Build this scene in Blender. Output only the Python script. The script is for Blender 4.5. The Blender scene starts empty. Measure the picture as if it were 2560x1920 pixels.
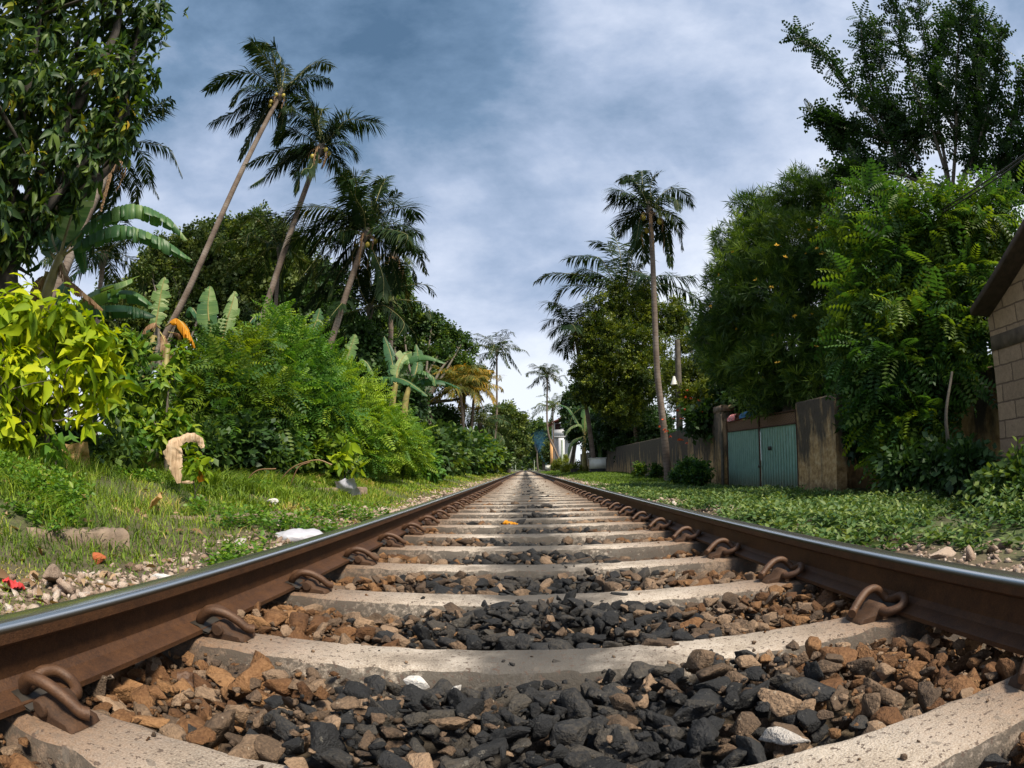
import bpy, bmesh, math, random
import numpy as np
from mathutils import Vector, Matrix, noise

scene = bpy.context.scene
C = scene.collection
rad = math.radians

# ------------------------------------------------------------------ camera
CAM = np.array((-0.0710, 0.0, 0.4070))
PITCH, YAW, ROLL, FPX = 0.1461, -0.0206, -0.0122, 1463.34   # focal length in px of a 2560 px wide frame (wide action-camera lens)
_cp, _sp, _cy, _sy = math.cos(PITCH), math.sin(PITCH), math.cos(YAW), math.sin(YAW)
FWD = np.array((_sy * _cp, _cy * _cp, _sp)); _r = np.array((_cy, -_sy, 0.0)); _u = np.cross(_r, FWD)
RGT = math.cos(ROLL) * _r + math.sin(ROLL) * _u
UPV = -math.sin(ROLL) * _r + math.cos(ROLL) * _u
cam = bpy.data.cameras.new('camera'); cam_ob = bpy.data.objects.new('camera', cam); C.objects.link(cam_ob)
cam.sensor_width = 36.0; cam.sensor_fit = 'HORIZONTAL'
cam.clip_start = 0.02; cam.clip_end = 5000
cam.type = 'PANO'
_holder = cam if hasattr(cam, 'panorama_type') else cam.cycles
_holder.panorama_type = 'FISHEYE_EQUISOLID'
_holder.fisheye_lens = FPX / 2560 * 36.0
_holder.fisheye_fov = rad(180)
M = Matrix(((RGT[0], UPV[0], -FWD[0], CAM[0]), (RGT[1], UPV[1], -FWD[1], CAM[1]), (RGT[2], UPV[2], -FWD[2], CAM[2]), (0, 0, 0, 1)))
cam_ob.matrix_world = M
scene.camera = cam_ob

# ------------------------------------------------------------------ world and sun
SUN_AZ, SUN_EL = 138.0, 56.0          # degrees clockwise from straight down the track
world = bpy.data.worlds.new('World'); scene.world = world; world.use_nodes = True
nt = world.node_tree; nt.nodes.clear()
def wn(t, **kw):
    n = nt.nodes.new(t)
    for k, v in kw.items(): setattr(n, k, v)
    return n
wl = nt.links.new
out = wn('ShaderNodeOutputWorld')
sky = wn('ShaderNodeTexSky'); sky.sky_type = 'NISHITA'; sky.sun_disc = False
sky.sun_elevation = rad(SUN_EL); sky.sun_rotation = rad(SUN_AZ); sky.dust_density = 1.5
bg_sky = wn('ShaderNodeBackground'); bg_sky.inputs['Strength'].default_value = 0.06; wl(sky.outputs[0], bg_sky.inputs[0])
tc = wn('ShaderNodeTexCoord')
sep = wn('ShaderNodeSeparateXYZ'); wl(tc.outputs['Generated'], sep.inputs[0])
mp = wn('ShaderNodeMapping'); mp.inputs['Scale'].default_value = (1.0, 1.0, 1.7); wl(tc.outputs['Generated'], mp.inputs[0])
n1 = wn('ShaderNodeTexNoise'); n1.inputs['Scale'].default_value = 1.9; n1.inputs['Detail'].default_value = 9; n1.inputs['Roughness'].default_value = 0.57; n1.inputs['Distortion'].default_value = 0.7
mp.inputs['Location'].default_value = (3.1, 0.4, 1.7)
wl(mp.outputs[0], n1.inputs['Vector'])
def wmath(op, a, b):
    m = wn('ShaderNodeMath', operation=op)
    for i, q in enumerate((a, b)):
        if isinstance(q, (int, float)): m.inputs[i].default_value = q
        else: wl(q, m.inputs[i])
    return m.outputs[0]
def patch(d, lo, hi):
    """a large soft cloud bank around the direction d"""
    v = Vector(d).normalized()
    dp = wn('ShaderNodeVectorMath', operation='DOT_PRODUCT'); wl(tc.outputs['Generated'], dp.inputs[0]); dp.inputs[1].default_value = v
    mr = wn('ShaderNodeMapRange', interpolation_type='SMOOTHSTEP'); wl(dp.outputs['Value'], mr.inputs[0])
    mr.inputs[1].default_value = lo; mr.inputs[2].default_value = hi
    return mr.outputs[0]
elev = wn('ShaderNodeMapRange', interpolation_type='SMOOTHSTEP'); wl(sep.outputs['Z'], elev.inputs[0])
elev.inputs[1].default_value = 0.0; elev.inputs[2].default_value = 0.72
n2 = wn('ShaderNodeTexNoise'); n2.inputs['Scale'].default_value = 5.2; n2.inputs['Detail'].default_value = 8; n2.inputs['Roughness'].default_value = 0.6
mp2 = wn('ShaderNodeMapping'); mp2.inputs['Scale'].default_value = (1, 1, 2.0); wl(tc.outputs['Generated'], mp2.inputs[0]); wl(mp2.outputs[0], n2.inputs['Vector'])
DARK_BANK = patch((-0.30, 0.70, 0.65), 0.90, 0.997)
DARK_BANK2 = patch((0.22, 0.79, 0.57), 0.985, 1.0)
DARK_BANK3 = patch((0.02, 0.935, 0.355), 0.985, 1.0)
BRIGHT = patch((0.62, 0.62, 0.48), 0.93, 1.0)
BRIGHT2 = patch((0.18, 0.66, 0.73), 0.975, 1.0)
BRIGHT3 = patch((-0.46, 0.80, 0.38), 0.965, 1.0)
dk = wmath('MULTIPLY', elev.outputs[0], 0.50)
for m_, w_ in ((DARK_BANK, .42), (DARK_BANK2, .10), (DARK_BANK3, .16), (BRIGHT, -.22), (BRIGHT2, -.20), (BRIGHT3, -.16)): dk = wmath('ADD', dk, wmath('MULTIPLY', m_, w_))
dk = wmath('ADD', dk, wmath('MULTIPLY', wmath('SUBTRACT', n1.outputs[0], 0.5), 1.05))
dk = wmath('ADD', dk, wmath('MULTIPLY', wmath('SUBTRACT', n2.outputs[0], 0.5), 0.75))
cr = wn('ShaderNodeValToRGB'); wl(dk, cr.inputs[0])
e = cr.color_ramp.elements
e[0].position = 0.0; e[0].color = (0.62, 0.66, 0.72, 1)
e[1].position = 1.0; e[1].color = (0.065, 0.122, 0.205, 1)
for p_, c_ in ((0.22, (0.46, 0.515, 0.63, 1)), (0.48, (0.285, 0.355, 0.485, 1)), (0.76, (0.130, 0.205, 0.315, 1))):
    x_ = e.new(p_); x_.color = c_
bg_cl = wn('ShaderNodeBackground'); bg_cl.inputs['Strength'].default_value = 1.12; wl(cr.outputs[0], bg_cl.inputs[0])
mixw = wn('ShaderNodeMixShader'); mixw.inputs[0].default_value = 0.9
wl(bg_sky.outputs[0], mixw.inputs[1]); wl(bg_cl.outputs[0], mixw.inputs[2]); wl(mixw.outputs[0], out.inputs[0])

sun = bpy.data.lights.new('sun', 'SUN'); sun.energy = 5.0; sun.angle = rad(12); sun.color = (1.0, 0.90, 0.74)
so = bpy.data.objects.new('sun', sun); C.objects.link(so)
_sd = Vector((math.sin(rad(SUN_AZ)) * math.cos(rad(SUN_EL)), math.cos(rad(SUN_AZ)) * math.cos(rad(SUN_EL)), math.sin(rad(SUN_EL))))
so.rotation_euler = _sd.to_track_quat('Z', 'Y').to_euler()
so.location = _sd * 60
scene.view_settings.view_transform = 'Standard'; scene.view_settings.look = 'None'
scene.view_settings.gamma = 1.0; scene.view_settings.exposure = 0.52
scene.cycles.max_bounces = 6; scene.cycles.diffuse_bounces = 3; scene.cycles.glossy_bounces = 2
scene.cycles.transmission_bounces = 3; scene.cycles.transparent_max_bounces = 6

# ------------------------------------------------------------------ helpers
def ray(px, py):
    X = px - 1280.0; Y = 960.0 - py; r = math.hypot(X, Y); th = 2 * math.asin(r / (2 * FPX)); s = math.sin(th) / max(r, 1e-9)
    return RGT * X * s + UPV * Y * s + FWD * math.cos(th)
def at(px, py, d):
    """the point seen at a pixel of the photograph, d metres away along the ground"""
    v = ray(px, py); return CAM + v * (d / math.hypot(v[0], v[1]))
def atx(px, py, x):
    v = ray(px, py); return CAM + v * ((x - CAM[0]) / v[0])
def sstep(a, b, x):
    t = np.clip((np.asarray(x, float) - a) / (b - a), 0, 1); return t * t * (3 - 2 * t)
GX = np.array((-400, -40, -14, -7, -4.5, -4, -3.2, -2.5, -2.2, -1.9, -1.35, -1.15, 1.15, 1.5, 2.0, 3.5, 5.2, 8, 40, 400.0))
GL = np.array((2.5, 1.6, 0.9, 0.5, 0.34, 0.29, 0.19, 0.05, -0.03, -0.07, -0.105, -0.115, -0.115, -0.10, -0.11, -0.17, -0.25, -0.25, -0.2, 0.0))
def gh(x, y):
    x = np.asarray(x, float); y = np.asarray(y, float)
    z = np.interp(x, GX, GL)
    z = z + sstep(12, 36, y) * sstep(1.6, 4.2, x) * 0.30
    w = sstep(1.3, 2.2, np.abs(x)) * np.where(x > 0, .3, 1.0)
    z = z + w * (0.035 * np.sin(x * 1.7 + y * 0.9) + 0.025 * np.sin(y * 2.3 - x * 3.1) + 0.02 * np.sin(y * 0.37 + 1.3))
    return z
def unit(v):
    v = np.asarray(v, float); return v / np.maximum(np.linalg.norm(v, axis=-1, keepdims=True), 1e-9)

class MB:
    """collects triangles and links them as ONE mesh object"""
    def __init__(s): s.v = []; s.f = []; s.t = []; s.m = []; s.n = 0
    def add(s, V, F, tint=0.5, mat=0):
        V = np.asarray(V, float).reshape(-1, 3); F = np.asarray(F, int).reshape(-1, 3)
        s.v.append(V); s.f.append(F + s.n); s.n += len(V)
        s.t.append(np.broadcast_to(np.asarray(tint, float), (len(V),)).copy()); s.m.append(np.full(len(F), mat, np.int32))
    def quadgrid(s, G, tint=0.5, mat=0, closed=False):
        """G is rows x columns x 3"""
        r, c = G.shape[:2]; idx = np.arange(r * c).reshape(r, c)
        if closed: idx = np.concatenate([idx, idx[:, :1]], 1)
        a, b, d, e2 = idx[:-1, :-1], idx[:-1, 1:], idx[1:, 1:], idx[1:, :-1]
        F = np.concatenate([np.stack([a, b, d], -1).reshape(-1, 3), np.stack([a, d, e2], -1).reshape(-1, 3)])
        s.add(G, F, tint, mat)
    def box(s, lo, hi, tint=0.5, mat=0):
        x0, y0, z0 = lo; x1, y1, z1 = hi
        V = [(x0, y0, z0), (x1, y0, z0), (x1, y1, z0), (x0, y1, z0), (x0, y0, z1), (x1, y0, z1), (x1, y1, z1), (x0, y1, z1)]
        Q = [(3, 2, 1, 0), (4, 5, 6, 7), (0, 1, 5, 4), (1, 2, 6, 5), (2, 3, 7, 6), (3, 0, 4, 7)]
        s.add(V, [t for q in Q for t in ((q[0], q[1], q[2]), (q[0], q[2], q[3]))], tint, mat)
    def tube(s, pts, radii, seg=8, mat=0, tint=None, caps=True):
        P = np.asarray(pts, float); n = len(P); R = np.broadcast_to(np.asarray(radii, float), (n,))
        T = unit(np.gradient(P, axis=0)); ref = np.array((0.0, 0, 1)) if abs(T[0][2]) < 0.9 else np.array((1.0, 0, 0))
        S = []; nrm = unit(np.cross(T[0], ref))
        for i in range(n):
            nrm = unit(nrm - T[i] * np.dot(nrm, T[i])); S.append(nrm)
        S = np.array(S); B = np.cross(T, S); a = np.linspace(0, 2 * math.pi, seg, endpoint=False)
        G = P[:, None, :] + R[:, None, None] * (np.cos(a)[None, :, None] * S[:, None, :] + np.sin(a)[None, :, None] * B[:, None, :])
        if tint is None:
            L = np.concatenate([[0], np.cumsum(np.linalg.norm(np.diff(P, axis=0), axis=1))]); tint = np.repeat(L, seg)
        s.quadgrid(G, tint, mat, closed=True)
        if caps:
            for k, fl in ((0, 1), (n - 1, 0)):
                V = np.concatenate([P[k][None], G[k]]); i = np.arange(seg)
                F = np.stack([np.zeros(seg, int), 1 + (i + 1) % seg, 1 + i], -1)
                s.add(V, F if fl else F[:, ::-1], 0.5 if np.ndim(tint) == 0 else float(np.asarray(tint).ravel()[k * seg]), mat)
    def inst(s, T, TF, O, A, N, L, W, tint, mat=0):
        """copies of a leaf template: T (n,3) = along, across, normal; O origins, A along, N normals"""
        O = np.asarray(O, float); m = len(O)
        if m == 0: return
        A = unit(A); S = unit(np.cross(N, A)); N2 = np.cross(A, S)
        L = np.broadcast_to(np.asarray(L, float), (m,)); W = np.broadcast_to(np.asarray(W, float), (m,)); tint = np.broadcast_to(np.asarray(tint, float), (m,))
        V = O[:, None, :] + A[:, None, :] * (L[:, None] * T[None, :, 0])[..., None] + S[:, None, :] * (W[:, None] * T[None, :, 1])[..., None] + N2[:, None, :] * (L[:, None] * T[None, :, 2])[..., None]
        k = len(T); F = TF[None] + (np.arange(m) * k)[:, None, None]
        s.add(V.reshape(-1, 3), F.reshape(-1, 3), np.repeat(tint, k), mat)
    def build(s, name, mats, parent=None, smooth=False, loc=None):
        me = bpy.data.meshes.new(name)
        V = np.concatenate(s.v); F = np.concatenate(s.f); t = np.concatenate(s.t); mi = np.concatenate(s.m)
        if parent is not None and loc is None: V = V - np.array(parent['_loc'])
        elif loc is not None: V = V - np.array(loc)
        me.vertices.add(len(V)); me.vertices.foreach_set('co', V.astype(np.float32).ravel())
        me.loops.add(F.size); me.loops.foreach_set('vertex_index', F.astype(np.int32).ravel())
        me.polygons.add(len(F)); me.polygons.foreach_set('loop_start', np.arange(0, F.size, 3, dtype=np.int32))
        me.polygons.foreach_set('material_index', mi)
        if smooth: me.polygons.foreach_set('use_smooth', np.ones(len(F), bool))
        at_ = me.attributes.new('tint', 'FLOAT', 'POINT'); at_.data.foreach_set('value', t.astype(np.float32))
        me.update(); me.validate()
        for m_ in (mats if isinstance(mats, (list, tuple)) else [mats]): me.materials.append(m_)
        o = bpy.data.objects.new(name, me); C.objects.link(o)
        if parent is not None: o.parent = parent
        if loc is not None: o.location = loc
        return o
def tag(o, label=None, cat=None, group=None, kind=None):
    if label: o['label'] = label
    if cat: o['category'] = cat
    if group: o['group'] = group
    if kind: o['kind'] = kind
    return o
EMPTIES = []
def empty(name, loc, label, cat, group=None):
    o = bpy.data.objects.new(name, None); C.objects.link(o); o.location = [float(q) for q in loc]; o.empty_display_size = 0.1
    o['_loc'] = [float(q) for q in loc]; EMPTIES.append(o)
    return tag(o, label, cat, group)
def copy_tree(o, parent=None):
    c = o.copy(); C.objects.link(c)
    if parent is not None: c.parent = parent
    for ch in list(o.children): copy_tree(ch, c)
    return c

# ------------------------------------------------------------------ materials
def mat(name):
    m = bpy.data.materials.new(name); m.use_nodes = True; t = m.node_tree; b = t.nodes['Principled BSDF']
    return m, t, b
def nd(t, typ, **kw):
    n = t.nodes.new(typ)
    for k, v in kw.items():
        if k in n.inputs: n.inputs[k].default_value = v
        else: setattr(n, k, v)
    return n
def ramp(t, src, stops):
    r = t.nodes.new('ShaderNodeValToRGB'); el = r.color_ramp.elements
    el[0].position, el[0].color = stops[0][0], (*stops[0][1], 1); el[1].position, el[1].color = stops[-1][0], (*stops[-1][1], 1)
    for p, c in stops[1:-1]:
        x = el.new(p); x.color = (*c, 1)
    t.links.new(src, r.inputs[0]); return r.outputs[0]
def g3(v): return (v, v, v)
def mixc(t, fac, a, b, mode='MIX'):
    m = t.nodes.new('ShaderNodeMix'); m.data_type = 'RGBA'; m.blend_type = mode
    for i, q in ((0, fac), (6, a), (7, b)):
        if isinstance(q, (int, float)): m.inputs[i].default_value = q
        elif isinstance(q, tuple): m.inputs[i].default_value = (*q, 1)
        else: t.links.new(q, m.inputs[i])
    return m.outputs[2]
def mth(t, op, a, b=0.0, clamp=False):
    m = t.nodes.new('ShaderNodeMath'); m.operation = op; m.use_clamp = clamp
    for i, q in enumerate((a, b)):
        if isinstance(q, (int, float)): m.inputs[i].default_value = q
        else: t.links.new(q, m.inputs[i])
    return m.outputs[0]
def noise_n(t, scale, detail=4, rough=0.55, vec=None, dist=0.0):
    n = nd(t, 'ShaderNodeTexNoise', Scale=scale, Detail=detail, Roughness=rough, Distortion=dist)
    if vec is None:
        tc_ = t.nodes.new('ShaderNodeTexCoord'); vec = tc_.outputs['Object']
    t.links.new(vec, n.inputs['Vector']); return n.outputs[0]
def bump(t, b, h, strength=0.3, distance=0.02):
    n = nd(t, 'ShaderNodeBump', Strength=strength, Distance=distance); t.links.new(h, n.inputs['Height']); t.links.new(n.outputs[0], b.inputs['Normal'])
def attr(t, name='tint'):
    a = t.nodes.new('ShaderNodeAttribute'); a.attribute_name = name; return a.outputs['Fac']
def leaf_mat(name, stops, transl=0.35, rough=0.5, tcol=None, spec=0.3):
    m, t, b = mat(name)
    col = ramp(t, attr(t), stops)
    t.links.new(col, b.inputs['Base Color']); b.inputs['Roughness'].default_value = rough; b.inputs['Specular IOR Level'].default_value = spec
    tr = nd(t, 'ShaderNodeBsdfTranslucent'); t.links.new(mixc(t, 1.0, col, tcol or (1.5, 1.5, 0.6), 'MULTIPLY'), tr.inputs[0])
    mx = nd(t, 'ShaderNodeMixShader'); mx.inputs[0].default_value = transl
    t.links.new(b.outputs[0], mx.inputs[1]); t.links.new(tr.outputs[0], mx.inputs[2]); t.links.new(mx.outputs[0], t.nodes['Material Output'].inputs[0])
    return m
def plain(name, col, rough=0.7, var=0.25, scale=8.0, bmp=0.0, metal=0.0):
    m, t, b = mat(name); n = noise_n(t, scale)
    t.links.new(ramp(t, n, [(0.25, tuple(c * (1 - var) for c in col)), (0.75, tuple(min(1, c * (1 + var)) for c in col))]), b.inputs['Base Color'])
    b.inputs['Roughness'].default_value = rough; b.inputs['Metallic'].default_value = metal
    if bmp: bump(t, b, noise_n(t, scale * 6), bmp, 0.01)
    return m

MAT = {}
MAT['leaf_dark'] = leaf_mat('glossy_dark_leaf', [(0, (0.012, 0.034, 0.014)), (0.45, (0.034, 0.075, 0.022)), (0.82, (0.10, 0.155, 0.022)), (0.93, (0.24, 0.26, 0.02)), (1, (0.42, 0.25, 0.03))], 0.28, 0.5, spec=.22)
MAT['leaf_lime'] = leaf_mat('lime_leaf', [(0, (0.06, 0.13, 0.008)), (0.5, (0.19, 0.285, 0.008)), (1, (0.42, 0.46, 0.010))], 0.35, 0.6, spec=.18)
MAT['leaf_fresh'] = leaf_mat('fresh_green_leaf', [(0, (0.045, 0.12, 0.02)), (0.5, (0.09, 0.19, 0.02)), (1, (0.24, 0.31, 0.02))], 0.35, 0.45)
MAT['leaf_feather'] = leaf_mat('feathery_green_leaf', [(0, (0.030, 0.095, 0.022)), (0.5, (0.085, 0.195, 0.026)), (1, (0.24, 0.34, 0.02))], 0.35, 0.55)
MAT['leaf_feather_dim'] = leaf_mat('feathery_deep_green_leaf', [(0, (0.018, 0.058, 0.018)), (0.5, (0.055, 0.125, 0.022)), (1, (0.19, 0.25, 0.012))], 0.4, 0.5)
MAT['leaf_silhouette'] = leaf_mat('dark_feathery_leaf', [(0, (0.010, 0.030, 0.010)), (0.5, (0.026, 0.062, 0.014)), (1, (0.09, 0.13, 0.012))], 0.3, 0.5)
MAT['leaf_olive'] = leaf_mat('olive_leaf', [(0, (0.016, 0.038, 0.010)), (0.6, (0.050, 0.085, 0.016)), (1, (0.20, 0.24, 0.06))], 0.25, 0.5)
MAT['leaf_canopy'] = leaf_mat('canopy_leaf', [(0, (0.016, 0.042, 0.014)), (0.6, (0.048, 0.100, 0.020)), (1, (0.15, 0.21, 0.03))], 0.25, 0.5)
MAT['leaf_yellow_tree'] = leaf_mat('yellowish_tree_leaf', [(0, (0.014, 0.032, 0.006)), (0.5, (0.046, 0.078, 0.009)), (1, (0.17, 0.20, 0.012))], 0.3, 0.5)
MAT['leaf_needle'] = leaf_mat('needle_leaf', [(0, (0.016, 0.042, 0.010)), (0.6, (0.048, 0.100, 0.018)), (1, (0.16, 0.24, 0.03))], 0.3, 0.5)
MAT['leaf_cover'] = leaf_mat('ground_cover_leaf', [(0, (0.022, 0.060, 0.020)), (0.5, (0.065, 0.130, 0.034)), (1, (0.23, 0.28, 0.075))], 0.25, 0.55)
MAT['grass'] = leaf_mat('grass_blade', [(0, (0.045, 0.09, 0.014)), (0.5, (0.14, 0.225, 0.022)), (0.9, (0.28, 0.36, 0.03)), (1, (0.42, 0.34, 0.11))], 0.35, 0.6)
MAT['palm'] = leaf_mat('palm_leaflet', [(0, (0.008, 0.020, 0.009)), (0.5, (0.019, 0.040, 0.012)), (0.85, (0.075, 0.085, 0.012)), (1, (0.26, 0.17, 0.02))], 0.18, 0.6, spec=.10)
MAT['palm_far'] = leaf_mat('far_palm_leaflet', [(0, (0.02, 0.05, 0.022)), (0.5, (0.045, 0.085, 0.025)), (0.85, (0.12, 0.13, 0.02)), (1, (0.33, 0.19, 0.015))], 0.22, 0.5)
MAT['rib'] = plain('palm_rib', (0.16, 0.15, 0.04), 0.55)
MAT['banana'] = leaf_mat('banana_leaf', [(0, (0.030, 0.09, 0.045)), (0.5, (0.065, 0.15, 0.055)), (0.8, (0.15, 0.25, 0.08)), (1, (0.34, 0.42, 0.20))], 0.35, 0.42)
MAT['banana_dry'] = leaf_mat('dry_banana_leaf', [(0, (0.10, 0.055, 0.03)), (0.5, (0.25, 0.15, 0.08)), (1, (0.50, 0.36, 0.22))], 0.25, 0.8)
MAT['banana_orange'] = leaf_mat('orange_banana_leaf', [(0, (0.50, 0.20, 0.01)), (1, (0.72, 0.36, 0.02))], 0.35, 0.6)
MAT['tan_leaf'] = leaf_mat('tan_dry_leaf', [(0, (0.42, 0.22, 0.05)), (0.5, (0.55, 0.36, 0.17)), (1, (0.66, 0.47, 0.27))], 0.2, 0.7)
MAT['coconut'] = plain('coconut_husk', (0.34, 0.27, 0.03), 0.5)
MAT['orange_flower'] = plain('orange_petal', (0.65, 0.10, 0.02), 0.6)
MAT['yellow_flower'] = plain('yellow_petal', (0.75, 0.45, 0.03), 0.6)
MAT['bark'] = plain('grey_bark', (0.10, 0.085, 0.065), 0.9, 0.4, 6, 0.5)
MAT['bark_dark'] = plain('dark_bark', (0.05, 0.042, 0.034), 0.9, 0.4, 6, 0.5)
MAT['banana_stem'] = plain('banana_stem', (0.26, 0.22, 0.07), 0.6, 0.5, 5, 0.2)

def palm_trunk_mat():
    m, t, b = mat('ringed_palm_trunk'); a = attr(t)
    n = noise_n(t, 5, 5)
    ring = mth(t, 'FRACT', mth(t, 'ADD', mth(t, 'MULTIPLY', a, 8.5), mth(t, 'MULTIPLY', n, 0.7)))
    base = ramp(t, noise_n(t, 1.6, 6, 0.65), [(0.3, (0.09, 0.062, 0.047)), (0.5, (0.17, 0.128, 0.10)), (0.72, (0.27, 0.23, 0.20))])
    col = mixc(t, mth(t, 'MULTIPLY', mth(t, 'LESS_THAN', ring, 0.2), 0.5), base, (0.06, 0.045, 0.035))
    t.links.new(col, b.inputs['Base Color']); b.inputs['Roughness'].default_value = 0.9
    bump(t, b, ring, 0.5, 0.02); return m
MAT['palm_trunk'] = palm_trunk_mat()

def rock_mat(name, stops, seedvar=True, speck=None, use_attr=False, bscale=60):
    m, t, b = mat(name)
    tc_ = t.nodes.new('ShaderNodeTexCoord'); vec = tc_.outputs['Object']
    if not use_attr:
        oi = t.nodes.new('ShaderNodeObjectInfo')
        va = t.nodes.new('ShaderNodeVectorMath'); va.operation = 'ADD'; t.links.new(vec, va.inputs[0])
        cmb = t.nodes.new('ShaderNodeCombineXYZ'); t.links.new(mth(t, 'MULTIPLY', oi.outputs['Random'], 40.0), cmb.inputs[0]); t.links.new(cmb.outputs[0], va.inputs[1]); vec = va.outputs[0]
        rnd = oi.outputs['Random']
    else: rnd = attr(t)
    n = noise_n(t, 26, 5, 0.6, vec); n3 = noise_n(t, 220, 3, 0.6, vec)
    f = mth(t, 'ADD', mth(t, 'MULTIPLY', rnd, 0.62), mth(t, 'MULTIPLY', n, 0.5))
    f = mth(t, 'ADD', f, mth(t, 'MULTIPLY', mth(t, 'SUBTRACT', n3, 0.5), 0.75), True)
    col = ramp(t, f, stops)
    if speck:
        sp = mth(t, 'GREATER_THAN', noise_n(t, 90, 3, 0.7, vec), 0.66)
        col = mixc(t, mth(t, 'MULTIPLY', sp, 0.55), col, speck)
    t.links.new(col, b.inputs['Base Color']); b.inputs['Roughness'].default_value = 0.78; b.inputs['Specular IOR Level'].default_value = 0.35
    bump(t, b, mth(t, 'ADD', noise_n(t, bscale, 6, 0.65, vec), mth(t, 'MULTIPLY', n3, 0.6)), 0.8, 0.014)
    return m
MAT['rock_black'] = rock_mat('oily_black_stone', [(0.1, (0.006, 0.006, 0.0065)), (0.6, (0.019, 0.0195, 0.021)), (0.95, (0.068, 0.058, 0.046))], speck=(0.13, 0.12, 0.10))
MAT['rock_brown'] = rock_mat('brown_grey_stone', [(0.1, (0.035, 0.024, 0.017)), (0.5, (0.105, 0.069, 0.043)), (0.95, (0.30, 0.20, 0.125))], speck=(0.33, 0.27, 0.20))
MAT['rock_rust'] = rock_mat('rust_stained_stone', [(0.1, (0.050, 0.021, 0.008)), (0.5, (0.125, 0.058, 0.022)), (0.95, (0.28, 0.15, 0.065))])
MAT['rock_white'] = rock_mat('white_stone', [(0.1, (0.30, 0.27, 0.24)), (0.6, (0.55, 0.52, 0.49)), (1, (0.72, 0.70, 0.68))], speck=(0.1, 0.08, 0.07))
MAT['rock_brick'] = rock_mat('orange_brick', [(0.1, (0.30, 0.07, 0.02)), (0.9, (0.46, 0.13, 0.05))])
MAT['stuff_black'] = rock_mat('oily_black_gravel', [(0.1, (0.006, 0.006, 0.0065)), (0.6, (0.019, 0.0195, 0.021)), (1, (0.072, 0.060, 0.048))], use_attr=True)
MAT['stuff_brown'] = rock_mat('brown_gravel', [(0.1, (0.035, 0.024, 0.017)), (0.5, (0.11, 0.072, 0.046)), (1, (0.31, 0.21, 0.135))], use_attr=True)
MAT['stuff_rust'] = rock_mat('rust_gravel', [(0.1, (0.050, 0.021, 0.008)), (0.5, (0.120, 0.057, 0.022)), (1, (0.28, 0.15, 0.065))], use_attr=True)
MAT['stuff_pale'] = rock_mat('pale_rubble', [(0.1, (0.12, 0.085, 0.065)), (0.45, (0.30, 0.21, 0.155)), (0.8, (0.48, 0.39, 0.32)), (1, (0.62, 0.58, 0.54))], use_attr=True)

def ground_mat():
    m, t, b = mat('earth'); ge = t.nodes.new('ShaderNodeNewGeometry'); sp = t.nodes.new('ShaderNodeSeparateXYZ'); t.links.new(ge.outputs['Position'], sp.inputs[0])
    n = noise_n(t, 1.4, 7, 0.6, ge.outputs['Position']); nf = noise_n(t, 30, 5, 0.7, ge.outputs['Position'])
    earth = ramp(t, mth(t, 'ADD', mth(t, 'MULTIPLY', n, 0.5), mth(t, 'MULTIPLY', nf, 0.5)), [(0.3, (0.045, 0.033, 0.022)), (0.55, (0.12, 0.088, 0.055)), (0.75, (0.24, 0.175, 0.12))])
    green = ramp(t, nf, [(0.3, (0.025, 0.05, 0.014)), (0.7, (0.07, 0.12, 0.022))])
    ax = mth(t, 'ABSOLUTE', sp.outputs[0])
    far = nd(t, 'ShaderNodeMapRange'); t.links.new(mth(t, 'ADD', ax, mth(t, 'MULTIPLY', n, 1.2)), far.inputs[0]); far.inputs[1].default_value = 2.3; far.inputs[2].default_value = 3.2
    col = mixc(t, mth(t, 'MULTIPLY', far.outputs[0], ramp(t, n, [(.35, g3(.15)), (.6, g3(.85))])), earth, green)
    bed = nd(t, 'ShaderNodeMapRange'); t.links.new(mth(t, 'ADD', ax, mth(t, 'MULTIPLY', nf, 0.15)), bed.inputs[0]); bed.inputs[1].default_value = 0.25; bed.inputs[2].default_value = 0.5
    inb = mth(t, 'LESS_THAN', ax, 1.3)
    oil = mth(t, 'MULTIPLY', mth(t, 'SUBTRACT', 1.0, bed.outputs[0]), inb)
    col = mixc(t, oil, col, (0.018, 0.017, 0.016))
    t.links.new(col, b.inputs['Base Color']); b.inputs['Roughness'].default_value = 0.95
    bump(t, b, nf, 0.8, 0.03); return m
MAT['ground'] = ground_mat()

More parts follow.
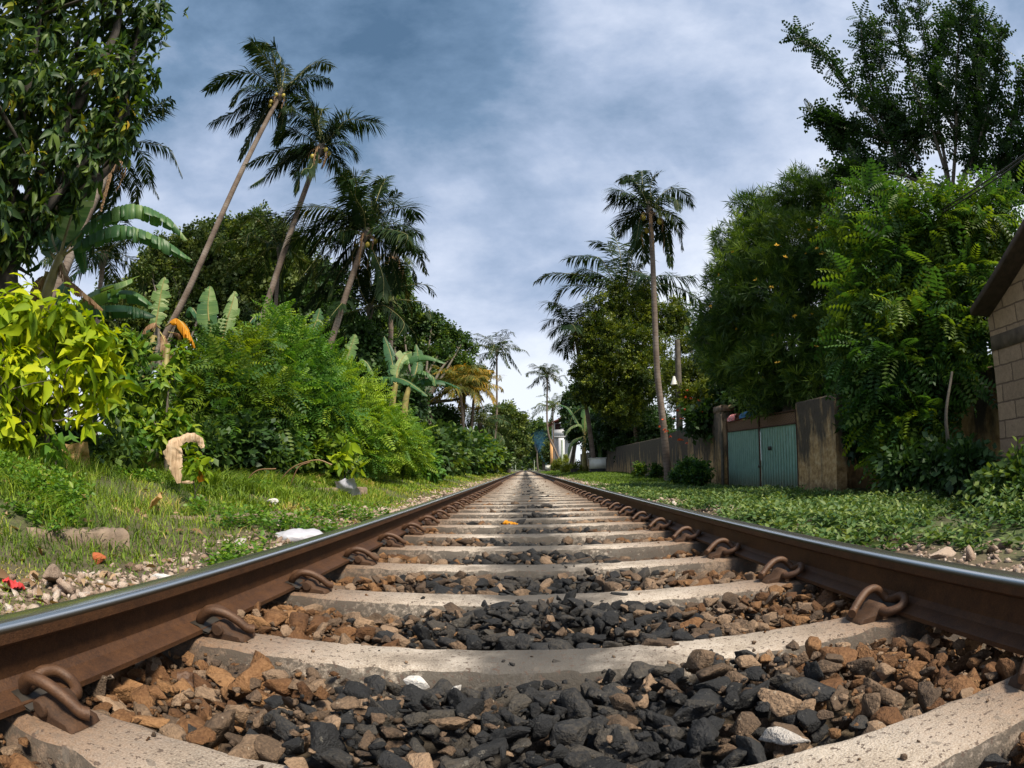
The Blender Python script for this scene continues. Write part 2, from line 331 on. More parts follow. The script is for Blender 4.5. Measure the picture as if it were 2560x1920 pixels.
def concrete_sleeper_mat():
    m, t, b = mat('sleeper_concrete'); ge = t.nodes.new('ShaderNodeNewGeometry'); pos = ge.outputs['Position']
    sp = t.nodes.new('ShaderNodeSeparateXYZ'); t.links.new(pos, sp.inputs[0]); sn = t.nodes.new('ShaderNodeSeparateXYZ'); t.links.new(ge.outputs['Normal'], sn.inputs[0])
    n = noise_n(t, 7, 6, 0.6, pos); nf = noise_n(t, 55, 5, 0.7, pos); nff = noise_n(t, 260, 3, 0.6, pos)
    base = ramp(t, mth(t, 'ADD', mth(t, 'MULTIPLY', n, 0.55), mth(t, 'MULTIPLY', nff, 0.45)), [(0.33, (0.13, 0.105, 0.082)), (0.46, (0.33, 0.275, 0.22)), (0.63, (0.55, 0.49, 0.425))])
    ax = mth(t, 'ABSOLUTE', sp.outputs[0])
    rs = nd(t, 'ShaderNodeMapRange'); t.links.new(mth(t, 'ADD', ax, mth(t, 'MULTIPLY', mth(t, 'SUBTRACT', n, 0.5), 0.5)), rs.inputs[0]); rs.inputs[1].default_value = 0.38; rs.inputs[2].default_value = 0.78
    col = mixc(t, mth(t, 'MULTIPLY', rs.outputs[0], 0.85), base, ramp(t, nf, [(0.3, (0.065, 0.032, 0.014)), (0.7, (0.185, 0.092, 0.040))]))
    ol = nd(t, 'ShaderNodeMapRange'); t.links.new(mth(t, 'ADD', mth(t, 'ABSOLUTE', mth(t, 'ADD', sp.outputs[0], 0.03)), mth(t, 'MULTIPLY', mth(t, 'SUBTRACT', n, 0.5), 0.32)), ol.inputs[0]); ol.inputs[1].default_value = 0.30; ol.inputs[2].default_value = 0.10
    col = mixc(t, mth(t, 'MULTIPLY', ol.outputs[0], 0.92), col, (0.055, 0.051, 0.047))
    # mould and soot on the upright faces, dark pits in the top
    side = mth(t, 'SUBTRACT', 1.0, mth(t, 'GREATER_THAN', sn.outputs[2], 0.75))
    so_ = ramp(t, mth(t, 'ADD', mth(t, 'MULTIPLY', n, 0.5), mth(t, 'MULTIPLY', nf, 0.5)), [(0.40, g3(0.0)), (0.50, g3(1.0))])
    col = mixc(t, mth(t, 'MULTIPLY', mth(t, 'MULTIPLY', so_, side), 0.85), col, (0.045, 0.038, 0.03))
    pit = mth(t, 'GREATER_THAN', noise_n(t, 80, 3, 0.6, pos), 0.61)
    blot = mth(t, 'GREATER_THAN', noise_n(t, 24, 3, 0.5, pos), 0.665)
    col = mixc(t, mth(t, 'MULTIPLY', pit, 0.85), col, (0.075, 0.05, 0.038)); col = mixc(t, mth(t, 'MULTIPLY', blot, 0.55), col, (0.11, 0.095, 0.08))
    t.links.new(col, b.inputs['Base Color']); b.inputs['Roughness'].default_value = 0.9
    bump(t, b, mth(t, 'ADD', nf, mth(t, 'MULTIPLY', nff, 0.6)), 0.6, 0.010); return m
MAT['sleeper'] = concrete_sleeper_mat()
def rust_mat(name, dark, lite, rough=0.75, sc=14):
    m, t, b = mat(name); ge = t.nodes.new('ShaderNodeNewGeometry'); pos = ge.outputs['Position']
    n = mth(t, 'ADD', mth(t, 'MULTIPLY', noise_n(t, sc, 6, 0.68, pos), .6), mth(t, 'MULTIPLY', noise_n(t, sc * 5, 5, 0.7, pos), .4)); nf = noise_n(t, 260, 4, 0.7, pos)
    t.links.new(ramp(t, mth(t, 'ADD', mth(t, 'MULTIPLY', n, 0.62), mth(t, 'MULTIPLY', nf, 0.38)), [(0.38, dark), (0.62, lite)]), b.inputs['Base Color'])
    b.inputs['Roughness'].default_value = rough; b.inputs['Metallic'].default_value = 0.15; bump(t, b, nf, 0.35, 0.004); return m
MAT['rail_rust'] = rust_mat('rusty_rail_steel', (0.026, 0.010, 0.004), (0.098, 0.042, 0.015), 0.62, 9)
MAT['clip_rust'] = rust_mat('rusty_clip_steel', (0.042, 0.019, 0.009), (0.115, 0.055, 0.025), 0.55)
MAT['shoulder_rust'] = rust_mat('rusty_cast_iron', (0.030, 0.014, 0.007), (0.090, 0.042, 0.018), 0.8)
MAT['pad'] = plain('dark_insulator', (0.03, 0.025, 0.02), 0.6)
def head_mat():
    m, t, b = mat('worn_rail_head'); ge = t.nodes.new('ShaderNodeNewGeometry')
    mpn = t.nodes.new('ShaderNodeMapping'); mpn.inputs['Scale'].default_value = (60, 0.7, 60); t.links.new(ge.outputs['Position'], mpn.inputs[0])
    n = noise_n(t, 3, 5, 0.6, mpn.outputs[0]); a = attr(t)
    k = mth(t, 'ADD', a, mth(t, 'MULTIPLY', mth(t, 'SUBTRACT', n, 0.5), 0.35), True)
    t.links.new(ramp(t, k, [(0.15, (0.10, 0.065, 0.04)), (0.5, (0.28, 0.26, 0.22)), (0.9, (0.78, 0.74, 0.68))]), b.inputs['Base Color'])
    t.links.new(ramp(t, k, [(0.2, g3(0.42)), (0.8, g3(0.2))]), b.inputs['Roughness']); b.inputs['Metallic'].default_value = 0.95
    return m
MAT['rail_head'] = head_mat()

# ------------------------------------------------------------------ ground
def make_ground():
    xs = np.unique(np.concatenate([np.linspace(-400, -40, 8), np.linspace(-40, -8, 20), np.linspace(-8, -1.15, 40), np.linspace(-1.15, 1.15, 9), np.linspace(1.15, 8, 40), np.linspace(8, 40, 20), np.linspace(40, 400, 8)]))
    ys = np.unique(np.concatenate([np.linspace(-60, -2, 12), np.linspace(-2, 12, 80), np.linspace(12, 60, 80), np.linspace(60, 1500, 24)]))
    Xg, Yg = np.meshgrid(xs, ys); G = np.stack([Xg, Yg, gh(Xg, Yg)], -1)
    mb = MB(); mb.quadgrid(G); return tag(mb.build('ground', MAT['ground'], smooth=True), kind='structure')
make_ground()

# ------------------------------------------------------------------ rails
GAUGE = 0.838
def make_rail(sgn, label):
    u = [(-.027, .010), (-.027, .020), (.012, .033), (.025, .046), (.025, .097), (.003, .106), (.0, .110), (.0, .127)]
    arc = [(.0015, .1325), (.005, .1365), (.010, .1392), (.018, .1408), (.033, .1416), (.048, .1408), (.056, .1392), (.061, .1365), (.0645, .1325)]
    u2 = [(.066, .127), (.066, .110), (.063, .106), (.041, .097), (.041, .046), (.054, .033), (.093, .020), (.093, .010)]
    ys = np.concatenate([np.linspace(-2.5, 12, 40), np.linspace(13, 60, 40), np.linspace(65, 700, 40)])
    mb = MB()
    def strip(pr, tint, m):
        pr = np.array(pr); G = np.zeros((len(ys), len(pr), 3)); G[..., 0] = sgn * (GAUGE + pr[None, :, 0]); G[..., 1] = ys[:, None]; G[..., 2] = pr[None, :, 1]
        if sgn > 0: G = G[:, ::-1]; tint = np.asarray(tint)[::-1] if np.ndim(tint) else tint
        t_ = np.tile(np.asarray(tint, float), len(ys)) if np.ndim(tint) else tint
        mb.quadgrid(G[::-1], t_, m)
    strip(u, 0.3, 0)
    strip([u[-1]] + arc + [u2[0]], [0.0, .3, .95, 1.0, .95, .78, .55, .4, .3, .18, 0.0], 1)
    strip(u2 + [u[0]], 0.3, 0)
    o = mb.build('rail', [MAT['rail_rust'], MAT['rail_head']], loc=(0, 0, 0))
    for p in o.data.polygons: p.use_smooth = (p.material_index == 1)
    return tag(o, label, 'rail', 'rails of the railway track')
make_rail(-1, 'rusty steel rail with polished top, the one beside the grassy verge on the left')
make_rail(1, 'rusty steel rail with polished top, the one beside the leafy ground cover on the right')

# ------------------------------------------------------------------ sleepers
SP, Y0 = 0.6014, 0.597          # spacing, middle of the nearest sleeper
def sleeper_mesh(seed, seg):
    pr = np.array([(-.135, -.2), (-.098, -.035), (-.079, -.007), (-.066, 0), (.056, 0), (.067, -.006), (.085, -.03), (.135, -.2)])
    xs = np.linspace(-1.3, 1.3, seg); G = np.zeros((seg, len(pr), 3)); rng = random.Random(seed)
    for i, x in enumerate(xs):
        for j, (y, z) in enumerate(pr):
            a = 0.014 if 1 <= j <= 2 else 0.006
            v = Vector((x * 14 + seed * 17.3, j * 3.1, seed))
            G[i, j] = (x, y + a * noise.noise(v), z + (0.006 * noise.noise(v + Vector((5, 9, 2))) if j in (1, 2, 5, 6) else 0.0012 * noise.noise(v)))
    mb = MB(); mb.quadgrid(G)
    for k, fl in ((0, 0), (seg - 1, 1)):
        n = len(pr); F = [(0, i, i + 1) for i in range(1, n - 1)]
        mb.add(G[k], F if fl else [f[::-1] for f in F])
    o = mb.build('concrete_sleeper', MAT['sleeper']); return o
NTH = ['nearest', 'second', 'third', 'fourth', 'fifth', 'sixth', 'seventh', 'eighth', 'ninth', 'tenth', 'eleventh', 'twelfth']
sl_protos = [sleeper_mesh(s, 160 if s < 3 else 60) for s in range(5)]
SLG = 'concrete sleepers across the track'
for k in range(0, 150):
    i = k % 3 if k < 9 else 3 + k % 2
    proto = sl_protos[i]
    if not proto.get('used'): o = proto; o['used'] = 1
    else: o = proto.copy(); C.objects.link(o)
    o.location = (0.004 * math.sin(k * 5.1), Y0 + SP * k + 0.006 * math.sin(k * 2.7), 0.002 * math.sin(k * 3.3))
    o.rotation_euler = (0, 0, 0.003 * math.sin(k * 1.9))
    if k == 0: lb = 'nearest pale concrete sleeper, only its two ends in the lower corners of the view'
    elif k < 12: lb = '%s concrete sleeper counting from the camera, oil-darkened at its middle' % NTH[k]
    else: lb = 'distant concrete sleeper lying beyond the twelfth one, blurring into the track bed'
    tag(o, lb, 'railway sleeper', SLG if k < 12 else 'distant concrete sleepers')
for o in sl_protos:
    if 'used' in o: del o['used']
for o in C.objects:
    if 'used' in o: del o['used']

# ------------------------------------------------------------------ rail clips
def catmull(P, n=6):
    P = np.array(P, float); Q = np.concatenate([2 * P[:1] - P[1:2], P, 2 * P[-1:] - P[-2:-1]]); o = []
    for i in range(1, len(Q) - 2):
        for t in np.linspace(0, 1, n, endpoint=False):
            o.append(0.5 * ((2 * Q[i]) + (-Q[i - 1] + Q[i + 1]) * t + (2 * Q[i - 1] - 5 * Q[i] + 4 * Q[i + 1] - Q[i + 2]) * t * t + (-Q[i - 1] + 3 * Q[i] - 3 * Q[i + 1] + Q[i + 2]) * t ** 3))
    o.append(P[-1]); return np.array(o)
def make_clip():
    root = empty('rail_clip', (0, 0, 0), 'x', 'rail clip')
    path = [(0, -.052, .026), (0, 0, .026), (0, .045, .026), (-.008, .068, .028), (-.035, .084, .038), (-.062, .072, .053), (-.074, .035, .056), (-.074, .0, .042), (-.068, -.025, .038), (-.052, -.036, .056), (-.022, -.036, .075), (.016, -.028, .072), (.050, -.015, .052), (.072, -.006, .032), (.086, .006, .026)]
    mb = MB(); mb.tube(catmull(path, 5), 0.0134, 10); mb.build('spring_bar', MAT['clip_rust'], root, smooth=True)
    # cast shoulder: flared base, humped body round the bar
    mb = MB()
    secs = []
    for y, w, h, b in ((-.050, .6, .70, .9), (-.044, .9, .92, 1.0), (-.02, 1.0, 1.0, 1.04), (.02, 1.0, 1.0, 1.04), (.040, .9, .92, 1.0), (.046, .6, .7, .9)):
        pr = [(-.050 * b, .0), (-.046 * b, .010), (-.026 * w, .020 * h), (-.019 * w, .040 * h), (0, .048 * h), (.019 * w, .040 * h), (.028 * w, .022 * h), (.070 * b, .012), (.076 * b, .0)]
        secs.append([(x, y * b, z) for x, z in pr])
    mb.quadgrid(np.array(secs))
    for k, fl in ((0, 1), (len(secs) - 1, 0)):
        n = 9; F = [(0, i, i + 1) for i in range(1, n - 1)]; mb.add(secs[k], [f[::-1] for f in F] if fl else F)
    a = np.linspace(0, 2 * math.pi, 15)[:-1]
    mb.tube([(0, -.040, .026), (0, -.052, .026), (0, -.0535, .026)], [.0185, .0175, .0145], 14, caps=True)
    mb.build('shoulder', MAT['shoulder_rust'], root, smooth=False)
    mb = MB()
    G = np.array([[(-.088, y, .036), (-.058, y, .030), (-.042, y, .018), (-.028, y, .016), (-.028, y, .011), (-.044, y, .012), (-.060, y, .022), (-.088, y, .030)] for y in (-.056, -.05, .05, .056)])
    mb.quadgrid(G, closed=True); mb.build('insulator', MAT['pad'], root)
    return root
clip0 = make_clip(); first = True
CLX = 0.772
for k in range(0, 70):
    for s in (-1, 1):
        if first: c = clip0; first = False
        elif k <= 26: c = copy_tree(clip0)
        else:
            c = bpy.data.objects.new('rail_clip', clip0.children[0].data); C.objects.link(c)
        c.location = (s * CLX, Y0 + SP * k + 0.006 * math.sin(k * 2.7), 0.001)
        c.scale = (.86, .86, .86)
        c.rotation_euler = (0, 0, 0.03 * math.sin(k * 7.7 + s) + (0 if s < 0 else math.pi))
        side = 'left' if s < 0 else 'right'
        if k < 12: lb = 'rusty looped spring clip on the %s rail, %s one from the camera' % (side, NTH[k]); gr = 'rusty clips holding the rails'
        else: lb = 'small distant rusty spring clip along the %s rail beyond the twelfth' % side; gr = 'distant clips along the %s rail' % side
        tag(c, lb, 'rail clip', gr)

# ------------------------------------------------------------------ ballast
def rock_mesh(seed, fine=True):
    rng = random.Random(seed); bm = bmesh.new()
    sx, sy, sz = rng.uniform(.9, 1.4), rng.uniform(.62, .95), rng.uniform(.42, .75)
    for i in range(rng.randint(9, 14) if fine else 11):
        z = rng.uniform(-1, 1); a = rng.uniform(0, 6.283); r = math.sqrt(1 - z * z); q = rng.uniform(.82, 1.1)
        bm.verts.new((sx * r * math.cos(a) * q, sy * r * math.sin(a) * q, sz * z * q))
    res = bmesh.ops.convex_hull(bm, input=bm.verts)
    bmesh.ops.delete(bm, geom=list({v for v in bm.verts if not v.link_faces}), context='VERTS')
    bmesh.ops.dissolve_limit(bm, angle_limit=rad(9), verts=bm.verts, edges=bm.edges)
    if fine:
        bmesh.ops.bevel(bm, geom=list(bm.edges), offset=.055, segments=1, affect='EDGES', profile=.5, clamp_overlap=True)
        bmesh.ops.triangulate(bm, faces=bm.faces)
        for _ in range(2):
            es = [e_ for e_ in bm.edges if e_.calc_length() > .16]
            bmesh.ops.subdivide_edges(bm, edges=es, cuts=1, use_grid_fill=False); bmesh.ops.triangulate(bm, faces=bm.faces)
        off = Vector((seed * 3.7, seed * 1.3, 0)); bm.normal_update()
        dn = [(v, v.normal * (.05 * noise.noise(v.co * 2.1 + off) + .028 * noise.noise(v.co * 6 + off) + .012 * noise.noise(v.co * 15 + off))) for v in bm.verts]
        for v, d_ in dn: v.co += d_
    else: bmesh.ops.triangulate(bm, faces=bm.faces)
    return bm
def bm_arrays(bm):
    bm.verts.ensure_lookup_table(); bm.verts.index_update()
    return np.array([v.co for v in bm.verts]), np.array([[v.index for v in f.verts] for f in bm.faces])
rock_data = []
for s in range(26):
    bm = rock_mesh(s + 3); rock_data.append(bm_arrays(bm)); bm.free()
low_rocks = []
for s in range(16):
    bm = rock_mesh(s + 100, False); low_rocks.append(bm_arrays(bm)); bm.free()
def rand_rot(rng, n, tilt=0.5):
    """rotations about z then tilted a little, so flat stones lie flat"""
    az = rng.uniform(0, 2 * np.pi, n); ax = rng.uniform(0, 2 * np.pi, n); t = rng.normal(0, tilt, n)
    c, s = np.cos(az), np.sin(az); Z = np.zeros((n, 3, 3)); Z[:, 0, 0] = c; Z[:, 0, 1] = -s; Z[:, 1, 0] = s; Z[:, 1, 1] = c; Z[:, 2, 2] = 1
    k = np.stack([np.cos(ax), np.sin(ax), np.zeros(n)], -1); K = np.zeros((n, 3, 3))
    K[:, 0, 2] = k[:, 1]; K[:, 1, 2] = -k[:, 0]; K[:, 2, 0] = -k[:, 1]; K[:, 2, 1] = k[:, 0]
    R_ = np.eye(3) + np.sin(t)[:, None, None] * K + (1 - np.cos(t))[:, None, None] * (K @ K)
    return R_ @ Z
def scatter_rocks(mb, P, size, rng, tint, matidx, tilt=0.6, data=low_rocks):
    n = len(P); R_ = rand_rot(rng, n, tilt); which = rng.integers(0, len(data), n); size = np.broadcast_to(size, (n,)); tint = np.broadcast_to(tint, (n,)); matidx = np.broadcast_to(matidx, (n,))
    for w, (V, F) in enumerate(data):
        for mi in np.unique(matidx):
            q = np.where((which == w) & (matidx == mi))[0]
            if not len(q): continue
            X = np.einsum('nij,kj->nki', R_[q], V) * size[q][:, None, None] + P[q][:, None, :]
            FF = F[None] + (np.arange(len(q)) * len(V))[:, None, None]
            mb.add(X.reshape(-1, 3), FF.reshape(-1, 3), np.repeat(tint[q], len(V)), int(mi))
def stone_class(x, rng, y=0):
    """0 black (dripped oil down the middle), 1 brown grey, 2 rust stained beside the rails"""
    a = abs(x + 0.02) + rng.normal(0, 0.09)
    if a < 0.27: return 0 if rng.random() < 0.88 else 1
    if a < 0.44: return 0 if rng.random() < 0.33 else 1
    if a < 0.60: return 1 if rng.random() < 0.70 else 2
    return 2 if rng.random() < 0.70 else 1
rngb = np.random.default_rng(7)
def crib_points(k, step):
    """jittered stone places between sleepers k and k+1"""
    y0, y1 = Y0 + SP * k + .075, Y0 + SP * (k + 1) - .11
    xs = np.arange(-0.93, 0.94, step); pts = []
    for j, y in enumerate(np.arange(y0, y1 + .01, step * .86)):
        for x in xs + (step / 2 if j % 2 else 0): pts.append((x + rngb.uniform(-.33, .33) * step, y + rngb.uniform(-.33, .33) * step))
    return np.array(pts)
def heap(x, y):
    """how high the stones lie between the sleepers"""
    return -0.023 - .026 * float(sstep(1.5, 2.6, y)) + 0.018 * np.exp(-(x / .35) ** 2) + 0.016 * np.sin(x * 7 + y * 5) + .012 * np.sin(y * 9 - x * 3)
near = []; lowp = []; lows = []; lowc = []
for k in range(-1, 100):
    step = .056 if k < 14 else .066
    pts = crib_points(k, step)
    for x, y in pts:
        s = float(np.clip(rngb.lognormal(math.log(.0300), .30), .016, .055))
        if k < 3: near.append((x, y, heap(x, y) + rngb.uniform(-.006, .012) - .3 * (s - .030), s))
        else:
            if k > 8 and rngb.random() < .25: continue
            lowp.append((x, y, heap(x, y) - (.004 if k > 5 else 0) + rngb.uniform(-.01, .008))); lows.append(s * 1.06); lowc.append(stone_class(x, rngb))
    if k < 16:      # a lower layer fills the gaps
        pts = crib_points(k, .052)
        for x, y in pts:
            lowp.append((x, y, heap(x, y) - .040)); lows.append(rngb.uniform(.026, .038)); lowc.append(stone_class(x, rngb))
# the 300 that show largest are things of their own
def px_size(q):
    d = np.array(q[:3]) - CAM; r = np.linalg.norm(d); X, Yv = d @ RGT, d @ UPV; z = d @ FWD
    th = math.atan2(math.hypot(X, Yv), z); s = 2 * FPX * math.sin(th / 2) / max(math.hypot(X, Yv), 1e-9)
    px, py = 1280 + X * s, 960 - Yv * s
    return q[3] / r if (-60 < px < 2620 and py < 1990) else 0.0
near = [q for q in near if px_size(q) > 0 or q[1] > .3]
near.sort(key=lambda q: -px_size(q))
hero = [q for q in near if px_size(q) > 0][:292]
hs = set(id(q) for q in hero)
rock_me = {}
RM = {0: 'rock_black', 1: 'rock_brown', 2: 'rock_rust', 3: 'rock_white', 4: 'rock_brick'}
def hero_stone(i, x, y, z, s, cls, rot=None):
    key = (i % len(rock_data), cls)
    if key not in rock_me:
        V, F = rock_data[key[0]]; mb = MB(); mb.add(V * .027, F); o = mb.build('ballast_stone', MAT[RM[cls]], smooth=True); rock_me[key] = o.data
    else: o = bpy.data.objects.new('ballast_stone', rock_me[key]); C.objects.link(o)
    o.location = (x, y, z); f = s / .027; o.scale = (f, f, f)
    o.rotation_euler = rot or (random.Random(i).gauss(0, .30), random.Random(i + 9).gauss(0, .30), random.Random(i * 3).uniform(0, 6.28))
    return o
DESC = {0: ('oily black angular ballast stone lying in the dark streak between the rails', 'black ballast stones'), 1: ('grey brown angular ballast stone lying beside the dark streak', 'grey brown ballast stones'), 2: ('rust coloured angular ballast stone lying close to a rail', 'rust coloured ballast stones')}
for i, q in enumerate(hero):
    c = stone_class(q[0], rngb)
    o = hero_stone(i * 7 + 1, q[0], q[1], q[2], q[3], c); tag(o, DESC[c][0], 'stone', DESC[c][1])
for j, (px, py, s, c, lb) in enumerate(((1042, 1710, .024, 3, 'rounded white stone in front of the second sleeper, the larger of two'), (1145, 1722, .016, 3, 'small crumbly white stone just beside the rounded white one'),
        (1955, 1845, .037, 3, 'broad pale stone resting against the nearest sleeper'), (1043, 1796, .021, 4, 'small orange brick fragment among the black stones'),
        (1765, 1838, .045, 0, 'large flat black slab of stone, biggest near the bottom edge'), (1862, 1885, .046, 0, 'large black faceted stone beside the broad pale stone'),
        (1395, 1672, .034, 0, 'pointed black stone standing up against the second sleeper'), (1680, 1690, .036, 0, 'smooth jet black stone lying along the second sleeper'),
        (1545, 1496, .032, 0, 'rounded jet black stone perched on the edge of the third sleeper'), (246, 1722, .030, 1, 'grey speckled stone set on end beside the left rail foot'))):
    v = ray(px, py); zz = -.012 if c != 3 else -.006; p = CAM + v * ((zz - CAM[2]) / v[2])
    o = hero_stone(j * 5 + 2, p[0], p[1], zz, s, c, (0.2 * j, .15, j * 1.1)); tag(o, lb, 'stone')
for q in near:
    if id(q) not in hs:
        lowp.append(q[:3]); lows.append(q[3]); lowc.append(stone_class(q[0], rngb))
gp = []
for k in range(-1, 5):      # grit and chips lying between the stones
    y0, y1 = Y0 + SP * k + .07, Y0 + SP * (k + 1) - .10
    for _ in range(1300 if k < 2 else 700): gp.append((rngb.uniform(-.94, .94), rngb.uniform(y0, y1)))
    for _ in range(60): gp.append((rngb.uniform(-.9, .9), rngb.uniform(y0 - .15, y1 + .15), 1))
for g_ in gp:
    onto = len(g_) == 3; r_ = float(rngb.lognormal(math.log(.0075), .35)); s_on = abs((g_[1] - Y0 + SP / 2) % SP - SP / 2) < .055
    lowp.append((g_[0], g_[1], r_ * .3 if (onto and s_on) else heap(g_[0], g_[1]) + rngb.uniform(-.016, .012))); lows.append(r_ * (.6 if onto else 1)); lowc.append(stone_class(g_[0], rngb))
mb = MB(); lowp = np.array(lowp); lows = np.array(lows); lowc = np.array(lowc)
nearm = (lowp[:, 1] < 2.6) & (lows > .014)
scatter_rocks(mb, lowp[nearm], lows[nearm], rngb, rngb.uniform(0, 1, nearm.sum()), lowc[nearm], .5, rock_data[:14])
scatter_rocks(mb, lowp[~nearm], lows[~nearm], rngb, rngb.uniform(0, 1, (~nearm).sum()), lowc[~nearm], .5)
tag(mb.build('ballast_gravel', [MAT['stuff_black'], MAT['stuff_brown'], MAT['stuff_rust']]), 'crushed stone ballast filling the track bed between the sleepers', 'gravel', kind='stuff')

# ------------------------------------------------------------------ leaf templates: along, across, normal
BROAD = np.array([(0, 0, 0), (.28, -.42, .05), (.28, 0, 0), (.28, .42, .05), (.64, -.36, .02), (.64, 0, -.06), (.64, .36, .02), (1, 0, -.22)]) * (1, 1, 1)
BROADF = np.array([(0, 2, 1), (0, 3, 2), (1, 2, 5), (1, 5, 4), (2, 3, 6), (2, 6, 5), (4, 5, 7), (5, 6, 7)])
SIMPLE = np.array([(0, 0, 0), (.45, -.5, .06), (1, 0, -.1), (.45, .5, .06)]); SIMPLEF = np.array([(0, 2, 1), (0, 3, 2)])
def pinnate(pairs, droop=.22, wid=.062, ang=.30):
    V, F = [], []
    for i in range(pairs * 2 + 1):
        if i < pairs * 2: t = .14 + .80 * (i // 2) / (pairs - 1); sd = -1 if i % 2 else 1
        else: t = .94; sd = 0
        env = .55 + .45 * math.sin(math.pi * min(1, .2 + t * .85))
        o = np.array((t, 0, -droop * t * t)); ll = .27 * env
        d = np.array((math.sin(ang) * .9 + (.6 if sd == 0 else 0), sd * .95, -.10)); d /= np.linalg.norm(d)
        w = np.cross((0, 0, 1), d); w = w / np.linalg.norm(w) * wid * .8
        b = len(V); V += [o, o + d * ll * .5 + w, o + d * ll + np.array((0, 0, -.04)), o + d * ll * .5 - w]; F += [(b, b + 2, b + 1), (b, b + 3, b + 2)]
    return np.array(V), np.array(F)
PIN8 = pinnate(7); PIN6 = pinnate(6, .15, .09); PIN5 = pinnate(5, .2, .13)
def tuft(n, seed):
    """a spray of narrow leaves round a twig end"""
    rng = np.random.default_rng(seed); V, F = [], []
    for i in range(n):
        d = unit(np.array((rng.uniform(.1, 1), rng.uniform(-1, 1), rng.uniform(-1, 1)))); w = unit(np.cross(d, (0, 0, 1.0) if abs(d[2]) < .9 else (1.0, 0, 0))) * .028
        o = np.array((rng.uniform(0, .5), 0, 0)); l = rng.uniform(.5, .8); b = len(V)
        V += [o, o + d * l * .5 + w, o + d * l, o + d * l * .5 - w]; F += [(b, b + 2, b + 1), (b, b + 3, b + 2)]
    return np.array(V), np.array(F)
TUFT = tuft(16, 4)
def clump(n, seed, lw=.34):
    """a leafy twig: n simple leaves spread round a short stem"""
    rng = np.random.default_rng(seed); V, F = [], []
    for i in range(n):
        o = np.array((rng.uniform(0, .8), 0, 0)) + rng.normal(0, .12, 3)
        d = unit(np.array((rng.uniform(-.1, 1), rng.uniform(-1, 1), rng.uniform(-.7, .5)))); s_ = unit(np.cross(d, rng.normal(0, .35, 3) + (0, 0, 1.0))); nn = np.cross(s_, d); l = rng.uniform(.34, .55); b = len(V)
        V += [o, o + d * l * .45 - s_ * l * lw, o + d * l - nn * l * .12, o + d * l * .45 + s_ * l * lw]; F += [(b, b + 2, b + 1), (b, b + 3, b + 2)]
    return np.array(V), np.array(F)
CLUMP = clump(9, 5); CLUMP_N = clump(10, 8, .2)

def blob(px, py, r, d, dd=0.0):
    """a crown lobe: centre seen at a pixel, radius in photo pixels, d metres off"""
    c = at(px, py, d + dd); R_ = np.linalg.norm(c - CAM); return np.array((*c, r * R_ / FPX))
def lobes(L): return [blob(*q) for q in L]
def sample_lobes(B, n, rng, shell=.62, squash=.9):
    B = np.array(B); w = B[:, 3] ** 2.0; k = rng.choice(len(B), n, p=w / w.sum())
    d = unit(rng.normal(0, 1, (n, 3))); 
    lump = .80 + .26 * np.sin(d[:, 0] * 5 + k * 1.7) * np.sin(d[:, 1] * 4.3 + k) + .2 * np.sin(d[:, 2] * 6.1 + k * 2.3 + d[:, 0] * 3)
    r = B[k, 3] * lump * (shell + (1.08 - shell) * rng.random(n) ** .7)
    r = np.where(rng.random(n) < .13, r * rng.uniform(1.0, 1.38, n), r)
    P = B[k, :3] + d * r[:, None] * (1, 1, squash)
    return P, d, k
def foliage(mb, B, n, rng, T, L, W=None, out=.8, droop=.2, up=.6, tint=(.15, .75), light_tips=.25, shell=.62, mat=0):
    """n leaves or sprays through the lobes: pointing outward, drooping, facing up"""
    P, d, k = sample_lobes(B, n, rng, shell)
    keep = P[:, 2] > gh(P[:, 0], P[:, 1]) + .02; P, d, k = P[keep], d[keep], k[keep]; n = len(P)
    A = unit(d * out + rng.normal(0, .55, (n, 3)) + (0, 0, -droop)); N = unit(rng.normal(0, .5, (n, 3)) + (0, 0, up) + d * .35)
    l = rng.uniform(.7, 1.2, n) * L; w = l if W is None else l * W
    t = rng.uniform(tint[0], tint[1], n) + light_tips * (rng.random(n) < .22) * rng.random(n)
    # young leaves grow in patches of their own
    t = t + .18 * np.sin(P[:, 0] * 2.1 + P[:, 1] * 1.3) * np.sin(P[:, 2] * 2.7 + P[:, 0])
    mb.inst(T[0], T[1], P, A, N, l, w, np.clip(t, 0, 1), mat)
def limbs(mb, base, B, r0, rng, fork=None, seg=7):
    """tapered trunk with limbs reaching into the lobes"""
    base = np.array(base, float); B = np.array(B); cen = np.average(B[:, :3], axis=0, weights=B[:, 3])
    f = np.array(fork) if fork is not None else base + (cen - base) * .45 + rng.normal(0, .1, 3)
    mid = (base + f) / 2 + rng.normal(0, .04, 3) * np.linalg.norm(f - base)
    mb.tube(catmull([base - (0, 0, .15), mid, f], 5), np.linspace(r0, r0 * .68, 11), seg)
    for b in B:
        e_ = b[:3] + rng.normal(0, .3, 3) * b[3]; m = (f + e_) / 2 + rng.normal(0, .08, 3) * np.linalg.norm(e_ - f) - (0, 0, .06 * np.linalg.norm(e_ - f))
        mb.tube(catmull([f, m, e_], 5), np.linspace(r0 * .42, r0 * .10, 11), 5, caps=False)
        for _ in range(3):
            q = m + (e_ - m) * rng.uniform(.2, .9); t_ = q + unit(rng.normal(0, 1, 3) + (0, 0, .3)) * b[3] * rng.uniform(.6, .95)
            mb.tube([q, (q + t_) / 2 + rng.normal(0, .05, 3), t_], [r0 * .16, r0 * .1, r0 * .04], 4, caps=False)
